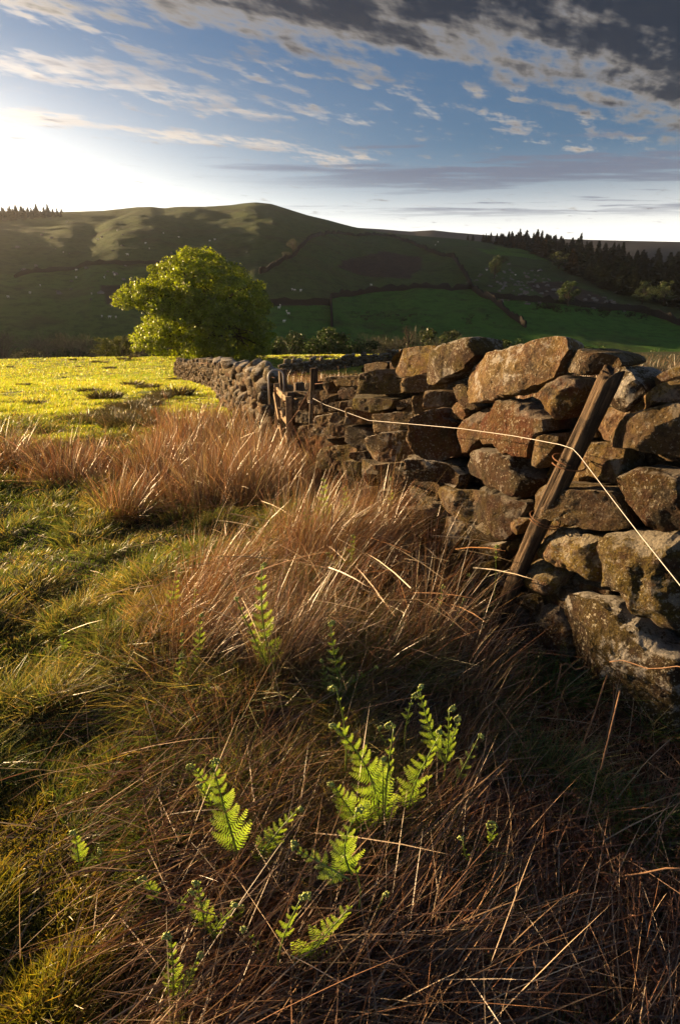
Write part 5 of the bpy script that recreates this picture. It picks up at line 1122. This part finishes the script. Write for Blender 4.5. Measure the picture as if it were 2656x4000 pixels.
# separate tufts out in the sunny field
def tuft_mesh(seed, n, spread, L, cols, wts, wid):
    r = np.random.default_rng(seed); a = r.random(n) * 6.283; q_ = np.sqrt(r.random(n)); B = np.stack([q_ * np.cos(a) * spread, q_ * np.sin(a) * spread, np.zeros(n)], -1)
    d_ = B / spread * .75 + r.normal(size=(n, 3)) * .22; d_[:, 2] = 1; T = B + d_ * (L * r.uniform(.5, 1.1, n))[:, None]
    c = np.array(cols)[r.choice(len(cols), n, p=wts)] * r.uniform(.6, 1.4, (n, 1)); V, Fs, C = blades(B - (0, 0, .05), T, wid, 2, .4, c * .5, c); return mesh('tussock', V, Fs, m_rush, False, C)
TF = [tuft_mesh(400 + s_, 420, .30, .26, [(.085, .060, .022), (.05, .06, .014), (.16, .11, .04)], [.4, .4, .2], .016) for s_ in range(3)]
TM = [tuft_mesh(410 + s_, 1500, .34, .30, [(.10, .085, .03), (.06, .08, .018), (.22, .15, .06)], [.4, .35, .25], .009) for s_ in range(2)]
def tuft(px_, py_, s_, label, grp, kinds=TF):
    p = spot(px_, py_, 4, 90); o = link('grass_tussock', random.choice(kinds), None, tuple(p)); o.rotation_euler = (0, 0, random.random() * 6); o.scale = (s_ * 1.25, s_ * 1.25, s_ * .8); return tag(o, label, 'tussock', grp)
for a, b, s_ in [(520, 1506, 1.0), (579, 1518, .95), (414, 1556, 1.1), (349, 1533, .8), (681, 1545, 1.35), (487, 1406, 1.3), (527, 1396, 1.3), (495, 1395, 1.1), (432, 1440, .9), (408, 1417, .8), (375, 1416, .8), (286, 1406, .8), (684, 1484, .7), (94, 1507, .6), (260, 1477, .5), (305, 1433, .5), (137, 1580, .6), (40, 1435, .6), (1130, 1401, 1.4), (1215, 1398, 1.2), (1010, 1408, 1.1), (1240, 1399, 1.3), (1275, 1397, 1.2), (1060, 1404, 1.0), (890, 1401, .9)]:
    tuft(a, b, s_, 'small dark rush tuft dotting the sunlit pasture', 'dark tufts on the sunlit pasture')
for a, b, s_ in [(450, 1655, .9), (500, 1668, .9), (500, 1600, .9), (575, 1585, .8), (420, 1618, .6), (330, 1650, .8), (560, 1625, .8), (530, 1600, .7), (620, 1560, .8)]:
    tuft(a, b, s_, 'brown-green tussock at the rush-fringed near edge of the pasture', 'tussocks at the pasture edge', TM)

TP = tuft_mesh(430, 1600, .20, .13, [(.50, .38, .14), (.42, .30, .11), (.30, .24, .08)], [.5, .3, .2], .005)
p = spot(715, 2440, 1, 12); o = link('grass_tussock', TP, None, tuple(p + (0, 0, .03))); tag(o, 'pale straw-coloured grass mound glowing in the sun at the rush edge', 'tussock')

# ------------------------------------------------------------------ young bracken
m_fern = leaf_mat('young_bracken', .55, (1.25, 1.3, .4), .05, .35)
m_fstem = leaf_mat('bracken_stem', .2, (1.1, 1.1, .5), .06, .35)
m_brown = leaf_mat('withered_bracken', .2, (1.1, 1.0, .8), .04, .5)
def fern_geo(base, tip, plen, seed, pairs=9, t0=.38, curl=1.2, side=None, coil=.018, bend=.06, npin=11, col=(.215, .35, .05), tipc=(.40, .48, .12), fold=.25):
    r = np.random.default_rng(seed); base, tip = np.array(base, float), np.array(tip, float); ax = tip - base; Lf = np.linalg.norm(ax); u0 = ax / Lf
    sv = np.array([1.0, .25, 0]) if side is None else np.array(side, float); sv = sv - u0 * (sv @ u0); sv /= np.linalg.norm(sv); nv = np.cross(u0, sv)
    bw = r.normal() * bend * Lf; pt = lambda t_: base + ax * t_ + sv * bw * math.sin(math.pi * t_) + nv * .3 * bw * math.sin(math.pi * t_)
    stem = MB(); ts_ = np.linspace(0, 1, 12); stem.tube(np.array([pt(t_) for t_ in ts_]), np.linspace(.0042, .0018, 12) * min(1, .5 + Lf), 5)
    PIN = []
    for kx in range(pairs):
        u = kx / max(pairs - 1, 1); t_ = t0 + (1 - t0) * u * .97; p0 = pt(t_); Lp = plen * (1 - .82 * u ** .85) * r.uniform(.8, 1.12) * (.75 if kx == 0 else 1)
        for s_ in (-1, 1):
            if r.random() < .06: continue
            al = r.normal(.55, .12); d0 = sv * s_ * math.cos(al) + u0 * math.sin(al) + nv * (fold + r.normal() * .18); d0 /= np.linalg.norm(d0)
            Q, Cq = [], []; p = p0.copy(); dcur = d0.copy(); step = Lp / npin; cu = curl * r.uniform(.6, 1.3) * (.5 + u)
            for m_ in range(npin):
                v_ = m_ / npin; ang = cu * (v_ ** 3) * 1.1; dcur = d0 * math.cos(ang) + (u0 * .5 + nv * .85) * math.sin(ang); dcur /= np.linalg.norm(dcur); pn = p + dcur * step * (1 - .4 * v_ * min(cu, 1.5) * .5)
                pr = np.cross(dcur, nv); pr /= np.linalg.norm(pr) + 1e-9; ll = Lp * .21 * (1 - v_) ** .75 * (.55 if m_ == 0 else 1) + .0015
                c = np.array(col) * r.uniform(.75, 1.25) * (1 - v_) + np.array(tipc) * v_
                for q_ in (-1, 1):
                    e_ = p + pr * q_ * ll + dcur * ll * .35 + nv * ll * r.normal() * .12; hw = dcur * step * .42
                    Q += [p - hw * .6, p + hw, e_ + hw * .35, e_ - hw * .25]; Cq += [c * .85, c * .85, c, c]
                p = pn
            PIN.append((np.array(Q), np.array(Cq)))
    cz = MB(); cpts = []
    if coil > 0:
        tipp = pt(1.0); a_ = np.linspace(0, 2.6 * math.pi, 26); rr_ = coil * (1 - a_ / (2.9 * math.pi)); c0_ = tipp + sv * coil * (1 if r.random() < .5 else -1)
        sg = np.sign((tipp - c0_) @ sv)
        cpts = c0_ + (sv * sg)[None] * (rr_ * np.cos(a_))[:, None] + u0[None] * (rr_ * np.sin(a_))[:, None] + nv[None] * (.3 * coil * np.sin(a_ * .5))[:, None]; cz.tube(cpts, np.linspace(.0030, .0014, 26), 5)
        for kx in range(26):
            b = cpts[kx]; V_, F_ = blob(kx % 5, 6, 4, .4); cz.add(b + V_ * (.0034 * (1 - kx / 50)) + r.normal(size=3) * .002, F_[0])
    return stem, PIN, cz
BRK = 'young bracken fronds unfurling in the foreground'
def bracken(label, fronds, seed, col=(.215, .35, .05), tipc=(.40, .48, .12)):
    """fronds: list of (base px, base py, tip px, tip py, pinna length m, pairs, coil, options)"""
    xr = random.Random(seed); f0 = fronds[0]; hh_ = f0[1] - f0[3]
    for kx in range(1 if hh_ > 120 else 0):                 # smaller side fronds from the same root
        sx = xr.choice((-1, 1)) * (1 if kx == 0 else -1) * hh_ * xr.uniform(.25, .5); fronds = fronds + [(f0[0] + sx * .15, f0[1] + 6, f0[0] + sx, f0[1] - hh_ * xr.uniform(.5, .8), f0[4] * xr.uniform(.6, .85), max(f0[5] - 1, 5), .010, {'t0': .25, 'dy': xr.uniform(-.08, .06), 'curl': xr.uniform(.6, 1.6), 'side': (1, xr.uniform(-.6, .6), 0)})]
    b0 = spot(fronds[0][0], fronds[0][1], .7, 12); e = empty('bracken_plant', tuple(b0)); tag(e, label, 'bracken', BRK)
    for i, (bx, by, tx, ty, pl, pairs, coil, opt) in enumerate(fronds):
        b = spot(bx, by, .7, 12) if not opt.get('from') else at(bx, by, b0[1] + opt['from']); tp = at(tx, ty, b[1] + opt.get('dy', 0.02))
        st, PIN, cz = fern_geo(b + (0, 0, .02), b + (tp - b) * (1.28 if seed not in (15, 16, 19, 20, 21, 22) else 1.45), pl * .80, seed * 10 + i, pairs + 1, opt.get('t0', .38), opt.get('curl', 1.2), opt.get('side'), coil * .6, opt.get('bend', .06), col=col, tipc=tipc)
        V, Fs = st.arr(); fr = link('frond', mesh('frond', V - b0, Fs, m_fstem, True, np.tile(np.array((.16, .22, .04)), (len(V), 1))), e)
        for Q, Cq in PIN: link('pinna', mesh('pinna', Q - b0, [np.arange(len(Q)).reshape(-1, 4).astype(np.int32)], m_fern, False, Cq), fr)
        if coil > 0: V, Fs = cz.arr(); link('crozier', mesh('crozier', V - b0, Fs, m_fstem, True, np.tile(np.array((.34, .40, .09)), (len(V), 1))), fr)
    return e
bracken('tallest bracken frond standing at the front edge of the russet rushes', [(1115, 2720, 1045, 2330, .13, 10, .016, {'t0': .28})], 1)
bracken('upright bracken with one pinna arm stretched right, in the dark hollow', [(1355, 2800, 1305, 2520, .10, 8, .016, {'t0': .2}), (1345, 2700, 1440, 2625, .05, 6, .012, {'from': .02, 't0': .15})], 2)
bracken('large leafy bracken cluster at the centre of the foreground', [(1490, 3330, 1350, 2950, .15, 11, .014, {'t0': .22}), (1500, 3320, 1530, 2950, .06, 5, .024, {'t0': .5}), (1340, 3120, 1320, 2790, .035, 4, .02, {'t0': .6}), (1480, 3330, 1490, 3050, .12, 9, .012, {'t0': .2})], 3)
bracken('wide flat bracken frond arching out to the right of the cluster', [(1560, 3260, 1868, 3270, .13, 10, .0, {'t0': .3, 'side': (.3, .2, 1), 'curl': .4, 'bend': .14}), (1580, 3250, 1690, 2950, .11, 9, .012, {'t0': .25, 'curl': .5})], 4)
bracken('tall forked bracken with curled heads behind the cluster', [(1715, 3150, 1745, 2860, .07, 6, .022, {'t0': .45}), (1735, 3000, 1660, 2760, .08, 8, .014, {'from': .02, 't0': .2}), (1740, 2980, 1785, 2850, .05, 6, .02, {'from': .02, 't0': .25})], 5)
bracken('thin bracken stem with a hooked crozier beside the forked plant', [(1585, 3020, 1605, 2790, .045, 4, .026, {'t0': .65})], 6)
bracken('feathery bracken frond lit bright on the left of the foreground', [(955, 3440, 860, 3090, .13, 10, .018, {'t0': .25}), (930, 3380, 745, 3390, .09, 8, .0, {'t0': .2, 'curl': .6, 'from': .0})], 7)
bracken('short bracken with curled head left of the feathery frond', [(850, 3210, 775, 3040, .07, 7, .018, {'t0': .3})], 8)
bracken('bracken with bare stem and a bent-over frond in the lower centre', [(1375, 3680, 1370, 3430, .03, 2, .02, {'t0': .8}), (1368, 3460, 1195, 3345, .075, 8, .014, {'from': .01, 't0': .15}), (1375, 3440, 1390, 3230, .09, 8, .016, {'from': .01, 't0': .1})], 9)
bracken('open bracken frond with a tight crozier near the bottom centre', [(1085, 3870, 1155, 3590, .05, 4, .022, {'t0': .6}), (1150, 3840, 1320, 3610, .115, 10, .0, {'t0': .15, 'curl': .5, 'from': .0})], 10)
bracken('small coiled bracken shoot at the lower left', [(655, 3630, 590, 3480, .045, 4, .022, {'t0': .6})], 11)
bracken('pair of small bracken fronds at the lower left centre', [(840, 3720, 790, 3510, .07, 7, .012, {'t0': .25}), (860, 3700, 930, 3580, .06, 6, .010, {'t0': .3})], 12)
bracken('ragged bracken shoot at the very bottom left', [(680, 3970, 670, 3730, .06, 7, .016, {'t0': .2})], 13)
bracken('lone curled bracken shoot over the dead litter on the right', [(1885, 3420, 1925, 3270, .035, 3, .026, {'t0': .7})], 14)
bracken('yellow-green bracken by the pale grass mound', [(775, 2680, 780, 2490, .085, 8, .012, {'t0': .2}), (735, 2750, 715, 2620, .06, 6, .01, {'t0': .2})], 15)
bracken('small fresh bracken in front of the pale grass mound', [(690, 2430, 700, 2290, .075, 6, .014, {'t0': .3})], 16)
bracken('tiny bracken shoot among dead stems below the wall', [(1712, 2520, 1722, 2345, .03, 3, .016, {'t0': .7})], 17)
bracken('slender bracken shoot rising beside the foot of the leaning post', [(1918, 2440, 1932, 2205, .02, 2, .014, {'t0': .85})], 18)
bracken('leafy bracken half hidden in the tall rushes, left one', [(1275, 2160, 1270, 1965, .14, 8, .016, {'t0': .3})], 19)
bracken('leafy bracken half hidden in the tall rushes, middle one', [(1370, 2150, 1352, 1985, .13, 8, .018, {'t0': .3})], 20)
bracken('bracken with a long arm reaching right against the wall stones', [(1540, 2120, 1537, 1950, .05, 5, .02, {'t0': .6}), (1560, 2070, 1672, 2008, .06, 7, .01, {'from': .02, 't0': .1})], 21)
bracken('low bracken deep in the rushes below the wall', [(1345, 2300, 1370, 2160, .13, 8, .012, {'t0': .2})], 22)
bracken('small yellow bracken at the left margin of the dead stems', [(318, 3420, 300, 3290, .055, 6, .014, {'t0': .25})], 23)
bracken('tiny bracken sprig on the left turf', [(258, 2580, 245, 2490, .05, 5, .012, {'t0': .3})], 24)

# withered bracken: stalks and fronds one can pick out
m_stalk, t = material('dead_stalk'); pos = t.new('ShaderNodeTexCoord').outputs['Object']; out(t, principled(t, t.mix(t.noise(pos, 30, 4), (.10, .045, .02), (.34, .20, .11)), .75, None, .3))
def stalk(rows, rad, label):
    pts = []
    for a, b, lift in rows:
        p = spot(a, b, .7, 12); pts.append(p + (0, 0, lift) if lift is not None else p)
    tube_obj('dead_bracken_stalk', np.array(pts), rad, m_stalk, label, 'dead stalk', None, 6, 'broken bracken stalks in the foreground')
def stalk2(p0, p1, rad, label, mids=()):
    A_, B_ = at(*p0), at(*p1); pts = [A_ + (B_ - A_) * u + np.array([0, 0, .012 * math.sin(u * 9)]) for u in np.linspace(0, 1, 7)]
    tube_obj('dead_bracken_stalk', np.array(pts), rad, m_stalk, label, 'dead stalk', None, 6, 'broken bracken stalks in the foreground')
stalk2((2370, 2640, 1.86), (2270, 2930, 1.55), .0032, 'pale snapped bracken stalk standing below the huge wall-foot slab')
stalk2((2255, 2575, 2.05), (2060, 2780, 1.85), .003, 'pale straight bracken stalk slanting against the wall foot')
stalk2((2165, 2720, 1.88), (2192, 2598, 1.95), .003, 'brown bent bracken stalk near the wall foot, upright half')
stalk2((2192, 2598, 1.95), (2300, 2615, 1.95), .0028, 'brown bent bracken stalk near the wall foot, level half')
stalk2((2420, 2700, 1.66), (2345, 3010, 1.42), .003, 'dark brown curved stalk beside the pale snapped one')
stalk2((2315, 3420, 1.12), (2120, 3870, .93), .0045, 'thick brown stalk lying down the lower right litter')
stalk2((2215, 3420, 1.15), (2680, 3400, 1.05), .0025, 'thin brown stalk lying level across the right edge')
stalk2((1600, 3745, .96), (1230, 3830, .98), .003, 'straw stalk lying across the bottom centre')
stalk2((1735, 3330, 1.22), (1480, 3520, 1.13), .003, 'thin straw stalk slanting down from the cluster')
stalk2((2380, 2585, 1.8), (2700, 2620, 1.55), .002, 'rusty curled stalk stretched in front of the huge slab')
def dead_frond(a, b, c, d_, pl, label, seed):
    A_ = spot(a, b, .7, 12) + (0, 0, .03); B_ = spot(c, d_, .7, 12) + (0, 0, .05); st, PIN, cz = fern_geo(A_, B_, pl, seed, 8, .1, 2.2, np.cross(B_ - A_, (0, 0, 1)), 0, col=(.17, .085, .05), tipc=(.26, .14, .085))
    e = empty('withered_frond', tuple(A_)); tag(e, label, 'dead frond', 'withered bracken fronds'); V, Fs = st.arr(); link('stem', mesh('stem', V - A_, Fs, m_stalk, True), e)
    for Q, Cq in PIN: link('pinna', mesh('pinna', Q - A_, [np.arange(len(Q)).reshape(-1, 4).astype(np.int32)], m_brown, False, Cq), e)
dead_frond(2420, 3400, 2560, 3600, .09, 'curled brown withered frond at the right of the litter', 501)
dead_frond(2330, 2760, 2480, 2860, .07, 'withered brown frond under the huge wall-foot slab', 502)
dead_frond(2000, 2790, 2140, 2850, .07, 'withered brown frond in the litter left of the pale stalks', 503)
dead_frond(1950, 3100, 2080, 3220, .06, 'withered brown frond right of the bracken cluster', 504)

# ------------------------------------------------------------------ haze
m_haze = bpy.data.materials.new('valley_haze'); m_haze.use_nodes = True; hn_ = NT(m_haze.node_tree); hn_.n.clear()
pvn = hn_.new('ShaderNodeVolumePrincipled'); hn_.put(pvn, 'Color', (.93, .93, .95, 1)); hn_.put(pvn, 'Density', HAZE_DENSITY); hn_.put(pvn, 'Anisotropy', .82)
hn_.l.new(pvn.outputs[0], hn_.new('ShaderNodeOutputMaterial').inputs['Volume'])
hb = MB(); hb.box(Matrix.Translation((0, 590, 20)), 2900, 1480, 222)
V, Fs = hb.arr(); haze = tag(link('haze', mesh('haze', V, Fs, m_haze)), 'thin warm evening haze hanging over the valley', 'haze', None, 'stuff')
